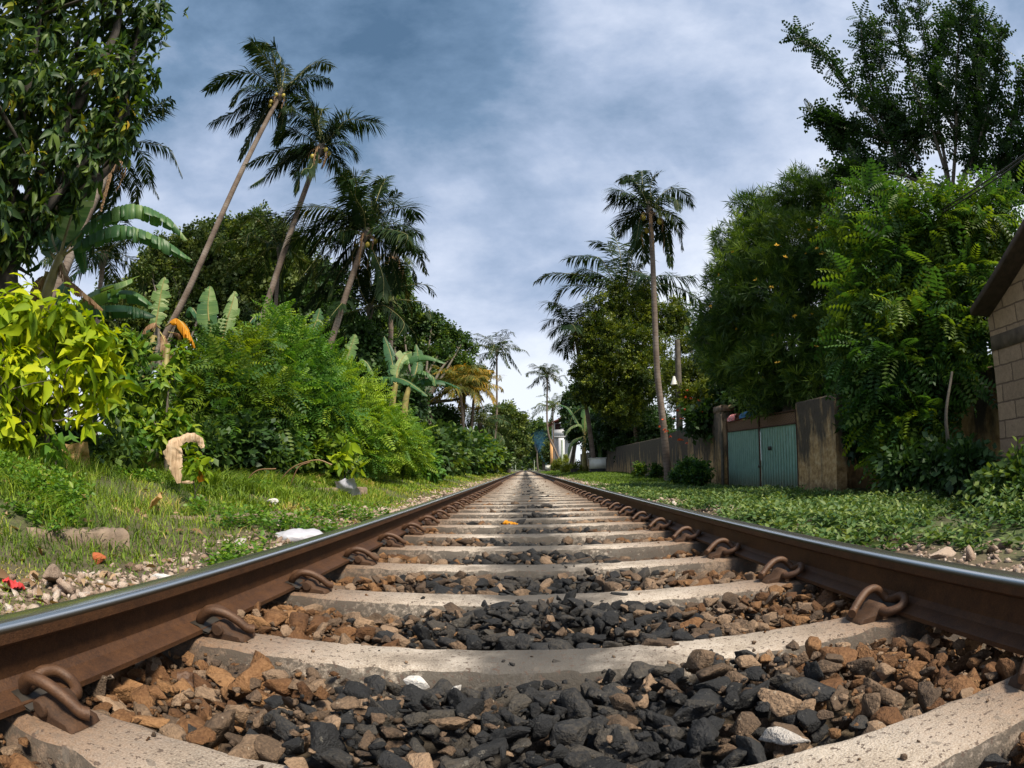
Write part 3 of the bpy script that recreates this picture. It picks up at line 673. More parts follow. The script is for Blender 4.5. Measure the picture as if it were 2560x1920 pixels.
def tree(name, label, cat, base, L, n, T, leaf, matl, r0=.15, seed=1, group=None, bark='bark', fork=None, trunk=True, **kw):
    rng = np.random.default_rng(seed); B = lobes(L); base = np.array(base, float); base[2] = gh(base[0], base[1])
    root = empty(name, base, label, cat, group)
    if trunk:
        mb = MB(); limbs(mb, base, B, r0, rng, fork); mb.build('trunk' if 'tree' in name else 'stem', MAT[bark], root, smooth=True)
    mb = MB(); foliage(mb, B, n, rng, T, leaf, **kw); mb.build('crown' if 'tree' in name else 'foliage', MAT[matl], root)
    return root
def ground_at(px, py, d):
    p = at(px, py, d); p[2] = gh(p[0], p[1]); return p

# ------------------------------------------------------------------ palms
def frond_mesh(mb, pts, rng, width=.75, n=46, hang=.45, tint=.45, dry=False, taper=1.0):
    """a feather frond along a bent midrib; leaflets in two rows, hanging a little"""
    pts = np.array(pts, float); ln_ = np.linalg.norm(pts[-1] - pts[0])
    if len(pts) == 5: pts[3] += rng.normal(0, .05, 3) * ln_; pts[2] += rng.normal(0, .04, 3) * ln_; pts[4] += rng.normal(0, .05, 3) * ln_ + np.array((-.04, 0, -.03)) * ln_
    P = catmull(pts, 8); L = np.concatenate([[0], np.cumsum(np.linalg.norm(np.diff(P, axis=0), axis=1))]); tot = L[-1]
    s = np.linspace(.10, 1.0, n) * tot; X = np.stack([np.interp(s, L, P[:, i]) for i in range(3)], -1)
    T_ = unit(np.gradient(X, axis=0)); up = np.array((0, 0, 1.0)); S = unit(np.cross(T_, up + 1e-3)); Nn = np.cross(S, T_)
    fr = s / tot; env = np.clip(np.sin(np.pi * np.clip(.12 + fr * .80, 0, 1)) ** .7, .25, 1) * width
    for sd in (-1, 1):
        l = env * rng.uniform(.72, 1.2, n) * (1 - .45 * np.clip(np.abs(T_[:, 2]) - .55, 0, .45) / .45); keep = (rng.random(n) > .12) & (np.sin(np.arange(n) * .9 + rng.uniform(0, 6)) > -.97)
        D = unit(S * sd * .95 + T_ * (.45 + .5 * fr[:, None]) + Nn * .18 - up * hang * rng.uniform(.6, 1.4, (n, 1)) + np.array((-.30, 0, 0)) * fr[:, None] + rng.normal(0, .12, (n, 3)))
        Wd = unit(np.cross(D, Nn)) * (.030 * np.linalg.norm(P[-1] - P[0]) / 4 + .009)
        a, m, e_ = X, X + D * (l * .5)[:, None], X + (unit(D - up * hang * .55) * l[:, None])
        V = np.stack([a - Wd * .35, a + Wd * .35, m - Wd, m + Wd, e_], 1)[keep]; k = len(V)
        F = np.array([(0, 1, 3), (0, 3, 2), (2, 3, 4)])[None] + (np.arange(k) * 5)[:, None, None]
        mb.add(V.reshape(-1, 3), F.reshape(-1, 3), np.repeat(np.clip(tint + rng.normal(0, .10, k), 0, 1), 5))
    R0 = .026 * np.linalg.norm(P[-1] - P[0]) / 4 + .006
    mb.tube(P, np.linspace(R0, R0 * .25, len(P)), 5, 1, tint=.5, caps=False)
def palm(label, base, crown, lean, r0, fr_specs, seed, group, near=True, width=.75, leafmat='palm', nuts=0, category='palm tree', trunk=True, n=74, tint=.42):
    """fr_specs: tips as (dx, dy, dz, rise) metres from the crown; rise lifts the middle of the frond"""
    rng = np.random.default_rng(seed); base = np.array(base, float); crown = np.array(crown, float)
    root = empty('coconut_palm', base, label, category, group)
    if trunk:
        mb = MB(); mid = base + (crown - base) * .45 + np.array(lean); tp = catmull([base - (0, 0, .2), base + (mid - base) * .5 + np.array(lean) * .12, mid, crown - (0, 0, .1)], 8)
        rr = np.interp(np.linspace(0, 1, len(tp)), [0, .08, .5, 1], [r0 * 1.5, r0 * 1.05, r0 * .9, r0 * .72]); mb.tube(tp, rr, 10); mb.build('trunk', MAT['palm_trunk'], root, smooth=True)
    mats = [MAT[leafmat], MAT['rib']]; whole = MB()
    for i, (dx, dy, dz, rise) in enumerate(fr_specs):
        mb = MB() if near else whole
        tip = crown + (dx, dy, dz); m = crown + np.array((dx, dy, dz)) * .48 + (0, 0, rise); q = crown + np.array((dx, dy, dz)) * .80 + (0, 0, rise * .72)
        tt = tint + rng.normal(0, .10) + (.38 if (rise < 0 and rng.random() < .6) else 0)
        frond_mesh(mb, [crown, crown + (m - crown) * .5 + (0, 0, rise * .22), m, q, tip], rng, width * rng.uniform(.75, 1.25), n, .30 + .3 * rng.random() + (.4 if dz < -1.5 else 0), tt)
        if near: mb.build('frond', mats, root)
    if not near: whole.build('crown', mats, root)
    if near:        # dead fronds hanging below the crown
        for i in range(6):
            mb = MB(); a = i * 1.05 + seed; c_, s_ = math.cos(a), math.sin(a); l_ = rng.uniform(.5, 1.5); frond_mesh(mb, [crown - (0, 0, .1), crown + (c_ * .35, s_ * .35, -.12), crown + (c_ * .5, s_ * .5, -.25 - l_ * .4), crown + (c_ * .42, s_ * .42, -.3 - l_)], rng, .28, 22, .9, .5)
            mb.build('dead_frond', [MAT['banana_dry'], MAT['banana_dry']], root)
    mb = MB(); mb.tube([crown - (0, 0, .45), crown - (0, 0, .1), crown + (0, 0, .5)], [r0 * .8, r0 * 1.5, r0 * .3], 8); mb.build('crown_shaft' if near else 'heart', MAT['bark_dark'] if near else MAT['bark'], root, smooth=True)
    for i in range(nuts):
        a = i * 2.4 + seed; c = crown + (math.cos(a) * r0 * 2.6, math.sin(a) * r0 * 2.6, -.28 - .18 * (i % 3)); mb = MB()
        zz = np.linspace(0, math.pi, 7); aa = np.linspace(0, 2 * math.pi, 10, endpoint=False)
        G = np.stack([np.sin(zz)[:, None] * np.cos(aa)[None] * .10, np.sin(zz)[:, None] * np.sin(aa)[None] * .10, np.cos(zz)[:, None] * .13 * np.ones(10)[None]], -1) + c
        mb.quadgrid(G, closed=True); mb.build('coconut', MAT['coconut'], root, smooth=True)
    return root
def tips(crown, d, spec, rng):
    """frond tips given where the photograph shows them; their depth varies round the crown"""
    o = []
    for i, (px, py, rise) in enumerate(spec):
        t_ = at(px, py, d + rng.uniform(-.9, 1.8)) - crown; o.append((*t_, rise))
    return o
def spread(n, length, rng, wind=(0, 0)):
    o = []
    for i in range(n):
        a = i * 2.39996 + rng.uniform(-.25, .25); f = i / max(1, n - 1); el = 1.15 - 1.75 * f + rng.uniform(-.12, .12); l = length * rng.uniform(.82, 1.05) * (1 - .2 * (f < .2))
        h = math.cos(el) * l; o.append((math.cos(a) * h + wind[0] * l, math.sin(a) * h + wind[1] * l, math.sin(el) * l * .85 - .12 * l, l * (.20 - .06 * f)))
    return o
rp = np.random.default_rng(21)
PG = 'tall coconut palms beside the railway'
def palm_px(label, crown_px, base_px, d, spec, seed, lean=(0, 0, 0), r0=.16, nuts=0, dbase=None, extra=4, flen=3.6, **kw):
    cr_ = at(*crown_px, d); b = at(*base_px, dbase or d); gz_ = float(gh(b[0], b[1]))
    # carry the trunk down along its own slope to the ground
    tdir = (cr_ - b); base = b - tdir * max(0, (b[2] - gz_) / max(tdir[2], 1e-3)) if b[2] > gz_ else b; base[2] = gz_
    fs = tips(cr_, d, spec, rp) if spec else []
    fs += spread(extra, flen, rp)
    return palm(label, base, cr_, lean, r0, fs, seed, PG, nuts=nuts, **kw)
palm_px('tallest leaning coconut palm with yellow nuts, leftmost of the three leaning ones', (700, 238), (388, 838), 25, [(535, 208, .9), (548, 300, .7), (610, 395, .6), (570, 250, .8), (622, 112, .7), (650, 103, .9), (690, 112, .5), (640, 150, .7), (785, 170, .5), (835, 170, .9), (838, 200, .7), (700, 350, .1), (640, 330, .3), (735, 300, .3), (590, 330, .6), (720, 150, .3), (770, 240, .6)], 11, lean=(.85, 0, .1), r0=.17, nuts=6, extra=0, width=1.2, n=100)
palm_px('leaning coconut palm in the middle of the three leaning ones', (802, 370), (603, 880), 23, [(948, 305, .8), (900, 320, .6), (870, 290, .6), (640, 475, .7), (632, 408, .5), (700, 410, .4), (735, 480, .4), (720, 300, .8), (740, 250, .8), (765, 255, .6), (810, 270, .3), (780, 260, .4), (890, 400, .5), (870, 460, .5), (850, 330, .3), (690, 350, .6), (730, 440, .4)], 12, lean=(.45, 0, 0), r0=.16, nuts=5, extra=0, width=1.15, n=100)
palm_px('lower coconut palm with thick upright crown, rightmost of the three leaning ones', (915, 585), (810, 890), 22, [(705, 540, .8), (770, 560, .5), (770, 620, .2), (700, 760, .9), (790, 770, .6), (830, 740, .3), (840, 460, .7), (860, 430, .6), (905, 410, .3), (950, 440, .2), (975, 415, .2), (880, 480, .4), (1058, 540, .9), (1055, 590, .5), (1000, 700, .5), (960, 740, .4), (930, 480, .2), (850, 530, .5), (990, 500, .3), (740, 690, .8)], 13, lean=(.12, 0, 0), r0=.16, nuts=4, extra=7, flen=3.3, width=1.2, n=90)
palm_px('smaller coconut palm with drooping dry fronds behind the lowest leaning palm', (985, 640), (975, 900), 27, [(1075, 670, .8), (1075, 645, .6), (1040, 700, .6), (1030, 770, .4), (1000, 780, .2), (930, 750, .5), (950, 560, .5), (1000, 560, .5), (1040, 590, .7), (920, 690, .5), (1010, 720, .3)], 14, r0=.15, nuts=2, extra=2, tint=.55)
palm_px('coconut palm with drooping fronds half hidden behind the big glossy tree', (285, 395), (120, 760), 15, [(445, 430, .8), (395, 500, .7), (345, 515, .5), (272, 520, .2), (225, 500, .3), (410, 290, .7), (395, 215, .5), (160, 330, .6), (300, 300, .4), (200, 400, .5)], 15, lean=(.2, 0, 0), r0=.17, extra=2, width=.62)
palm_px('tall slim coconut palm standing by the wall on the right', (1625, 530), (1672, 1178), 20.2, [(1525, 510, .6), (1530, 490, .5), (1560, 440, .6), (1575, 455, .5), (1600, 432, .3), (1640, 440, .2), (1735, 512, .8), (1700, 520, .5), (1715, 620, .7), (1685, 665, .5), (1700, 580, .7), (1580, 560, .5), (1550, 590, .5), (1610, 640, .2), (1590, 610, .3), (1650, 600, .3)], 16, lean=(-.25, 0, 0), r0=.125, nuts=3, dbase=20.2, extra=0, width=.92, n=90)
palm_px('broad coconut palm with long bowed fronds behind the slim one', (1560, 740), (1585, 1000), 36, [(1350, 715, 1.1), (1420, 640, 1.2), (1430, 690, 1.0), (1380, 760, .8), (1490, 610, 1.0), (1540, 580, .8), (1600, 590, .5), (1630, 640, .3), (1640, 700, .3), (1440, 780, .6), (1725, 680, .4), (1760, 760, .8), (1600, 560, .3)], 17, r0=.2, extra=5, width=1.6, flen=4.6)
palm_px('coconut palm with a slim trunk at the edge of the yellowish tree', (1438, 830), (1462, 990), 37, [(1365, 765, .8), (1375, 760, .5), (1385, 835, .6), (1385, 870, .6), (1400, 880, .4), (1450, 760, .3), (1480, 780, .4), (1500, 860, .4), (1420, 890, .3), (1470, 890, .3)], 18, r0=.16, extra=4, width=1.35)
for lab, cpx, bpx, d, ln, sd, fl, tn, lm in (
    ('distant coconut palm against the sky, right of the rail vanishing point', (1368, 940), (1395, 1120), 62, (-1.0, 0, 0), 31, 2.6, .42, 'palm'),
    ('distant bushy palm just behind the bent one by the white house', (1382, 1020), (1384, 1110), 82, (0, 0, 0), 32, 3.6, .6, 'palm_far'),
    ('distant dark coconut palm standing tall left of the vanishing point', (1242, 880), (1226, 1070), 55, (.3, 0, 0), 33, 3.7, .42, 'palm'),
    ('yellowing palm with a slanting trunk below the spreading tree', (1150, 968), (1128, 1075), 35, (.5, 0, 0), 34, 2.4, .88, 'palm_far'),
    ('yellowing palm with a straight trunk, between two other trunks', (1163, 958), (1152, 1110), 36, (0, 0, 0), 35, 2.1, .84, 'palm_far'),
    ('orange tinged palm nearest the tall dark one', (1187, 962), (1170, 1110), 37, (0, 0, 0), 36, 2.4, .97, 'palm_far'),
    ('low bushy young palm among the shrubs left of the track', (1200, 1060), (1200, 1120), 40, (0, 0, 0), 37, 3.0, .55, 'palm_far'),
    ('dark drooping palm behind the twin banana stems', (925, 770), (925, 1050), 24, (0, 0, 0), 38, 3.4, .22, 'palm'),
    ('shadowed palm below the crown of the slim palm on the right', (1520, 1000), (1530, 1150), 44, (0, 0, 0), 39, 3.2, .3, 'palm'),
    ('grey green palm showing between banana leaves on the left', (260, 640), (250, 900), 19, (0, 0, 0), 40, 2.4, .5, 'palm'),
    ('olive palm in front of the dark tree behind the leaning trunks', (700, 620), (690, 900), 27, (0, 0, 0), 41, 3.2, .55, 'palm')):
    c_ = at(*cpx, d); b_ = at(*bpx, d); b_[2] = gh(b_[0], b_[1])
    if sd == 31: b_ = ground_at(1412, 1160, d)
    rr_ = np.random.default_rng(sd); palm(lab, b_, c_, ln, .12, spread(20, fl, rr_, (-.06, 0)), sd, PG, near=False, leafmat=lm, width=.8, tint=tn, n=44)

# ------------------------------------------------------------------ banana plants
def banana_leaf(root, pts, width, seed, matl='banana', tears=.35, fold=.25, tint=.45, twist=0.0, name='leaf'):
    """a long blade along a bent midrib, torn into strips that hang by different amounts"""
    rng = np.random.default_rng(seed); P = catmull(pts, 7); n = 84; L = np.concatenate([[0], np.cumsum(np.linalg.norm(np.diff(P, axis=0), axis=1))])
    s = np.linspace(0, 1, n) * L[-1]; X = np.stack([np.interp(s, L, P[:, i]) for i in range(3)], -1); T_ = unit(np.gradient(X, axis=0)); up = np.array((0, 0, 1.0))
    ref = up if abs(np.mean(T_[:, 2])) < .8 else unit(np.array((CAM[0], CAM[1], 2)) - P[len(P) // 2]); S = unit(np.cross(T_, ref)); Nn = np.cross(S, T_)
    if twist: S, Nn = S * math.cos(twist) + Nn * math.sin(twist), Nn * math.cos(twist) - S * math.sin(twist)
    f = s / L[-1]; width = width * 1.3; env = width * np.clip(np.sin(np.pi * np.clip((f - .10) / .9, 0, 1) ** .75), 0, 1) ** .55; mb = MB()
    for sd in (-1, 1):
        i = 0
        while i < n - 1:
            j = min(n - 1, i + int(rng.integers(2, 7))) if rng.random() < tears + .45 else min(n - 1, i + int(rng.integers(10, 24)))
            dr = fold + rng.uniform(-.3, .6) * (1 if tears > .1 else .2); sh = rng.uniform(-.08, .08); jl = rng.uniform(.72, 1.05)
            rows = []
            for k in range(i, j + 1):
                g = (.80 if k == j else .93) if k in (i, j) and tears > .1 else 1.0; w = env[k] * g * jl
                a = X[k]; mdl = a + S[k] * sd * w * .5 + Nn[k] * w * (.04 + .035 * (k % 2)); e_ = a + S[k] * sd * w * math.cos(dr) * .98 - up * w * math.sin(dr) * .9 + Nn[k] * w * .05 + T_[k] * w * (.18 + sh)
                rows.append([a, mdl, e_])
            mb.quadgrid(np.array(rows), np.clip(np.repeat(tint + rng.normal(0, .08) + rng.normal(0, .07, len(rows)), 3) + np.tile((.12, 0, -.06), len(rows)) + (rng.random() < .12) * .25, 0, 1)); i = j
    mb.tube(P, np.linspace(.026, .006, len(P)) * width / .3, 5, 1, tint=.5, caps=False)
    return mb.build(name, [MAT[matl], MAT['banana_stem']], root)
def banana(label, base_px, stems, leaves, d, seed):
    b = ground_at(*base_px, d); root = empty('banana_plant', b, label, 'banana plant', 'banana plants')
    for k, (st, r) in enumerate(stems):
        P = [at(px, py, d + dd) for px, py, dd in st]; P[0][2] = min(P[0][2], gh(P[0][0], P[0][1]) - .05) if st[0][1] > 1000 else P[0][2]
        mb = MB(); mb.tube(catmull(P, 6), np.linspace(r, r * .55, 6 * (len(P) - 1) + 1), 9); mb.build('stem', MAT['banana_stem'], root, smooth=True)
    for k, (pp, w, ml, tr, fo, tn) in enumerate(leaves):
        banana_leaf(root, [at(px, py, d + dd) for px, py, dd in pp], w, seed * 50 + k, ml, tr, fo, tn)
    return root
BN, BD, BO = 'banana', 'banana_dry', 'banana_orange'
banana('large banana plant arching over the lime shrub, with two long bowed leaves', (100, 1080), [([(95, 1080, 0), (108, 780, 0), (150, 640, .1)], .13), ([(60, 1090, .3), (90, 800, .3), (120, 680, .2)], .10)],
    [([(150, 640, .1), (230, 560, 0), (330, 520, -.2), (420, 550, -.3), (468, 600, -.4)], .19, BN, .9, .95, .55), ([(150, 645, .1), (220, 600, -.1), (310, 572, -.3), (400, 600, -.5), (480, 650, -.6)], .20, BN, .9, .95, .45),
     ([(150, 640, .1), (190, 500, .2), (210, 400, .2), (220, 320, .2)], .26, BN, .05, .1, .85), ([(150, 640, .2), (165, 690, -.1), (205, 730, -.2), (258, 775, -.2)], .13, BD, .6, .9, .5),
     ([(140, 650, .2), (100, 600, .4), (60, 580, .8), (20, 600, 1.0)], .2, BN, .3, .6, .3), ([(150, 640, .2), (170, 590, .3), (200, 600, .5), (215, 680, .6)], .22, BN, .3, .8, .1),
     ([(150, 645, .2), (130, 590, .6), (130, 520, 1.0), (150, 470, 1.2)], .22, BN, .2, .3, .3), ([(120, 680, .2), (90, 720, .1), (80, 790, .1), (85, 850, .1)], .12, BD, .6, .9, .4), ([(60, 720, .2), (40, 710, .3), (20, 730, .3), (5, 760, .3)], .14, BD, .6, .8, .6)], 8.6, 2)
banana('low banana plant with broad pale leaves behind the lime shrub', (300, 1090), [([(290, 1100, 0), (290, 960, 0), (270, 840, 0)], .10)],
    [([(160, 795, .3), (220, 745, .2), (290, 715, .1), (350, 690, .2)], .24, BN, .12, .15, .75), ([(190, 790, .3), (260, 772, 0), (330, 772, -.1), (390, 790, -.2)], .20, BN, .3, .9, .15),
     ([(385, 830, .1), (395, 780, .1), (403, 730, .1), (412, 692, .1)], .15, BN, .5, .1, .8), ([(150, 780, .4), (155, 740, .6), (180, 690, .7), (230, 670, .8)], .2, BN, .25, .3, .35), ([(200, 770, .5), (270, 740, .5), (340, 735, .4), (400, 780, .3)], .18, BN, .3, .5, .3)], 9.2, 3)
banana('withered banana plant with an orange leaf and brown hanging rags', (370, 1110), [([(345, 1120, 0), (362, 950, 0), (385, 840, 0)], .11), ([(400, 1110, -.3), (410, 960, -.3), (420, 860, -.2)], .07)],
    [([(415, 815, .1), (445, 800, 0), (470, 830, -.1), (488, 868, -.1)], .14, BO, .35, .8, .5), ([(400, 820, .1), (380, 810, 0), (355, 840, 0), (345, 900, 0)], .13, BD, .7, .9, .3), ([(400, 830, .1), (410, 850, 0), (420, 900, 0), (418, 960, 0)], .10, BD, .7, .9, .45),
     ([(390, 840, .1), (370, 860, 0), (360, 920, 0), (370, 980, 0)], .10, BD, .7, .9, .25), ([(440, 860, .1), (450, 900, 0), (448, 960, 0), (440, 1010, 0)], .06, BD, .7, .9, .9), ([(420, 830, .2), (450, 840, .2), (455, 890, .2), (450, 930, .2)], .09, BD, .7, .9, .35)], 8.4, 4)
banana('banana plant with two upright bluish leaves between the leaning trunks', (545, 1100), [([(545, 1050, 0), (545, 940, 0), (545, 850, 0)], .12)],
    [([(530, 850, 0), (522, 800, 0), (520, 760, 0), (525, 715, 0)], .22, BN, .08, .12, .7), ([(555, 850, 0), (568, 800, 0), (580, 760, 0), (588, 728, 0)], .20, BN, .12, .1, .85), ([(540, 850, .2), (500, 800, .3), (480, 770, .4), (465, 790, .5)], .22, BN, .25, .5, .2), ([(545, 850, .2), (610, 820, .3), (640, 790, .4), (660, 810, .5)], .2, BN, .25, .5, .1)], 13, 5)
banana('banana plant with tattered upright leaves above the feathery shrub', (800, 1100), [([(760, 1050, 0), (755, 960, 0), (750, 900, 0)], .11), ([(870, 1060, 0), (872, 990, 0), (870, 930, 0)], .11)],
    [([(735, 870, 0), (728, 820, 0), (722, 790, 0), (715, 760, 0)], .2, BN, .5, .3, .3), ([(765, 880, 0), (780, 830, 0), (792, 800, 0), (800, 770, 0)], .2, BN, .5, .2, .45), ([(860, 930, 0), (870, 890, 0), (880, 860, 0), (888, 835, 0)], .17, BN, .4, .1, .75), ([(750, 880, 0), (720, 850, .1), (695, 830, .2), (690, 850, .3)], .2, BN, .3, .5, .5), ([(760, 880, 0), (765, 850, 0), (762, 830, 0), (765, 810, 0)], .14, BN, .2, .2, .95),
     ([(880, 940, 0), (905, 900, 0), (930, 930, -.1), (930, 960, -.1)], .15, BN, .3, .6, .7)], 15, 6)
banana('twin stemmed banana plant standing in front of the spreading tree', (990, 1100), [([(975, 1090, 0), (980, 1020, 0), (990, 960, 0)], .15), ([(1005, 1090, .2), (1012, 1020, .2), (1022, 970, .2)], .15)],
    [([(990, 960, 0), (1010, 910, 0), (1060, 890, -.2), (1115, 908, -.4)], .24, BN, .3, .6, .5), ([(990, 960, 0), (960, 945, -.2), (1010, 950, -.9), (1070, 990, -1.5)], .26, BN, .2, .5, .35), ([(1020, 970, .2), (1050, 930, 0), (1080, 940, -.2), (1088, 965, -.3)], .22, BN, .25, .6, .5),
     ([(990, 955, 0), (995, 920, .1), (1010, 890, .2), (1030, 880, .3)], .25, BN, .15, .2, .8), ([(1020, 970, .2), (1060, 950, .1), (1110, 955, 0), (1150, 970, 0)], .22, BN, .35, .7, .15), ([(990, 960, 0), (985, 930, .2), (975, 880, .4), (960, 840, .6)], .22, BN, .3, .3, .15), ([(985, 965, 0), (965, 970, -.1), (950, 960, -.2), (935, 945, -.2)], .1, BN, .3, .5, .8), ([(1030, 960, .2), (1042, 920, .4), (1045, 890, .5), (1040, 860, .6)], .22, BN, .2, .3, .4)], 20, 7)
banana('banana plant with bright arching leaves beside the far wall on the right', (1455, 1150), [([(1462, 1160, 0), (1460, 1120, 0), (1462, 1090, 0)], .2)],
    [([(1462, 1090, 0), (1450, 1062, 0), (1425, 1070, -.3), (1412, 1090, -.5)], .26, BN, .2, .6, .95), ([(1462, 1090, 0), (1480, 1060, 0), (1510, 1062, -.2), (1530, 1085, -.3)], .26, BN, .2, .6, .6), ([(1462, 1090, 0), (1462, 1050, .2), (1470, 1015, .5), (1490, 990, .8)], .28, BN, .2, .3, .55), ([(1462, 1090, 0), (1440, 1050, .3), (1420, 1020, .6), (1395, 1010, .9)], .26, BN, .3, .5, .35), ([(1462, 1090, 0), (1490, 1100, -.4), (1500, 1125, -.6), (1500, 1150, -.8)], .24, BN, .3, .6, .5), ([(1462, 1090, 0), (1435, 1100, -.4), (1425, 1120, -.6), (1420, 1145, -.7)], .24, BN, .3, .6, .7)], 42, 9)

# ------------------------------------------------------------------ trees and shrubs, left side
B2 = (BROAD, BROADF); S2 = (SIMPLE, SIMPLEF)
def big_glossy():
    L = [(40, 60, 190, 8), (200, 40, 180, 8), (330, 70, 95, 7.8), (380, 30, 55, 7.7), (60, 260, 190, 7.6), (220, 220, 160, 7.6), (330, 190, 90, 7.6), (300, 300, 80, 7.6), (50, 460, 150, 7.4), (190, 400, 120, 7.4), (285, 340, 70, 7.4), (20, 600, 105, 7.6), (90, 530, 70, 7.3), (-120, 200, 260, 7.4), (-110, 520, 220, 7.2), (-10, 700, 70, 7.8), (160, 490, 60, 7.3), (120, -150, 250, 7.8), (320, -70, 120, 7.8)]
    rng = np.random.default_rng(51); B = lobes(L); base = ground_at(30, 1120, 7.8)
    root = empty('broadleaf_tree', base, 'big dark tree with glossy leaves and a few yellow ones filling the top left corner', 'tree')
    mb = MB(); limbs(mb, base, B, .28, rng); mb.build('trunk', MAT['bark_dark'], root, smooth=True)
    mb = MB(); P, d, k = sample_lobes(B, 3500, rng, .45); m = 5
    # leaves grow in rosettes at twig ends and hang
    O = np.repeat(P, m, 0) + rng.normal(0, .02, (len(P) * m, 3)); dd = np.repeat(d, m, 0)
    A = unit(dd * .5 + rng.normal(0, .6, O.shape) + (0, 0, -.65)); N = unit(dd * .7 + rng.normal(0, .35, O.shape) + (0, 0, .45))
    t_ = rng.uniform(.05, .80, len(O)) + .10 * np.repeat(rng.random(len(P)), m)
    odd = np.repeat(rng.random(len(P)) < .035, m); t_ = np.where(odd, rng.uniform(.88, 1, len(O)), t_)
    l = rng.uniform(.10, .27, len(O)); mb.inst(BROAD, BROADF, O, A, N, l, l * .42, np.clip(t_, 0, 1)); mb.build('crown', MAT['leaf_dark'], root)
big_glossy()
def rosette_shrub(name, label, L, n, m, leaf, w, matl, seed, base_px, d, down=.35, group=None, tint=(.1, .9), stem=True):
    rng = np.random.default_rng(seed); B = lobes(L); base = ground_at(*base_px, d); root = empty(name, base, label, 'shrub', group)
    if stem:
        sm = 'seedling' in name; mb = MB(); limbs(mb, base, B, .009 if sm else .035, rng, fork=base + (0, 0, .12 if sm else .35), seg=6); mb.build('stem', MAT['bark'], root, smooth=True)
    P, dd, k = sample_lobes(B, n, rng, .55); kp = P[:, 2] > gh(P[:, 0], P[:, 1]) + .05; P, dd = P[kp], dd[kp]
    ax = unit(dd * .7 + rng.normal(0, .25, P.shape) + (0, 0, .55)); e1 = unit(np.cross(ax, rng.normal(0, 1, P.shape))); e2 = np.cross(ax, e1); mb = MB()
    for j in range(m):
        a = j * 2.4 + rng.uniform(-.3, .3, len(P)); r_ = e1 * np.cos(a)[:, None] + e2 * np.sin(a)[:, None]
        A = unit(r_ * .9 + ax * (.5 - .22 * j) + (0, 0, -down)); l = leaf * rng.uniform(.45, 1.2, len(P)) * (.65 + .35 * min(1, j / 2))
        mb.inst(BROAD, BROADF, P - ax * (.03 * j), A, unit(ax + rng.normal(0, .2, P.shape)), l, l * w, np.clip(rng.uniform(tint[0], tint[1], len(P)) + (.18 if j < 2 else 0), 0, 1))
    mb.build('foliage', MAT[matl], root); return root
rosette_shrub('large_leaved_shrub', 'lush shrub of large bright lime leaves at the left edge', [(40, 790, 120, 5.4), (150, 800, 90, 5.4), (230, 840, 75, 5.3), (60, 920, 110, 5.2), (190, 930, 80, 5.2), (250, 960, 60, 5.1), (20, 1060, 75, 5.0), (215, 1040, 45, 5.1), (-80, 900, 150, 5.2), (110, 1000, 60, 5.3), (270, 900, 45, 5.4), (290, 850, 30, 5.5), (300, 940, 30, 5.4)], 330, 6, .245, .42, 'leaf_lime', 61, (120, 1150), 5.3, tint=(.2, 1))
rosette_shrub('climbing_shrub', 'fresh green leafy climber between the lime shrub and the withered banana', [(310, 850, 45, 6.4), (310, 930, 45, 6.4), (300, 1010, 50, 6.3), (320, 1080, 40, 6.3), (270, 1100, 30, 6.2), (340, 870, 30, 6.6)], 170, 6, .19, .45, 'leaf_fresh', 62, (300, 1150), 6.3)
rosette_shrub('climbing_shrub', 'yellow green climber winding up the withered banana stems', [(395, 960, 35, 6.6), (385, 1020, 30, 6.6), (420, 930, 28, 6.7), (440, 1040, 38, 6.5), (480, 1070, 22, 6.5), (400, 1080, 30, 6.4), (450, 880, 20, 6.8), (360, 1060, 25, 6.5)], 160, 6, .17, .48, 'leaf_fresh', 63, (410, 1160), 6.5, tint=(.3, 1))
rosette_shrub('leafy_seedling', 'small bright seedling growing through the dry tan leaf', [(488, 1125, 20, 4.9), (500, 1150, 16, 4.85), (480, 1150, 14, 4.9)], 20, 6, .10, .55, 'leaf_lime', 64, (488, 1185), 4.9, tint=(.0, .6))
rosette_shrub('leafy_seedling', 'small upright broad leaved plant below the lime shrub', [(140, 1105, 16, 4.6), (130, 1085, 10, 4.6)], 6, 6, .16, .5, 'leaf_fresh', 65, (140, 1130), 4.6, tint=(.2, .7))
rosette_shrub('leafy_seedling', 'pale broad leaved young plant at the foot of the feathery shrub', [(850, 1140, 20, 8.3), (870, 1105, 20, 8.5), (890, 1160, 14, 8.3)], 14, 5, .24, .5, 'leaf_lime', 66, (850, 1180), 8.3, tint=(.0, .7))
rosette_shrub('leafy_seedling', 'cluster of green broad leaves hanging under the feathery shrub', [(550, 1100, 30, 7.6), (580, 1080, 24, 7.6), (530, 1130, 20, 7.4)], 26, 5, .16, .45, 'leaf_fresh', 67, (550, 1160), 7.5, tint=(.0, .6))
FS = 'feathery shrubs along the left verge'
tree('feathery_shrub', 'deep green feathery shrub nearest the withered banana', 'shrub', ground_at(560, 1150, 8.6), [(490, 920, 55, 8.8), (480, 990, 70, 8.4), (550, 960, 85, 8.6), (560, 1040, 90, 8.3), (640, 1010, 80, 8.6), (460, 1060, 45, 8.2), (600, 900, 60, 9), (640, 870, 40, 9.2), (530, 880, 35, 9.0)], 2400, PIN8, 0.366, 'leaf_feather_dim', .06, 71, FS, out=.7, droop=.25, up=.9, W=1.0, tint=(.3, .8), light_tips=.3)
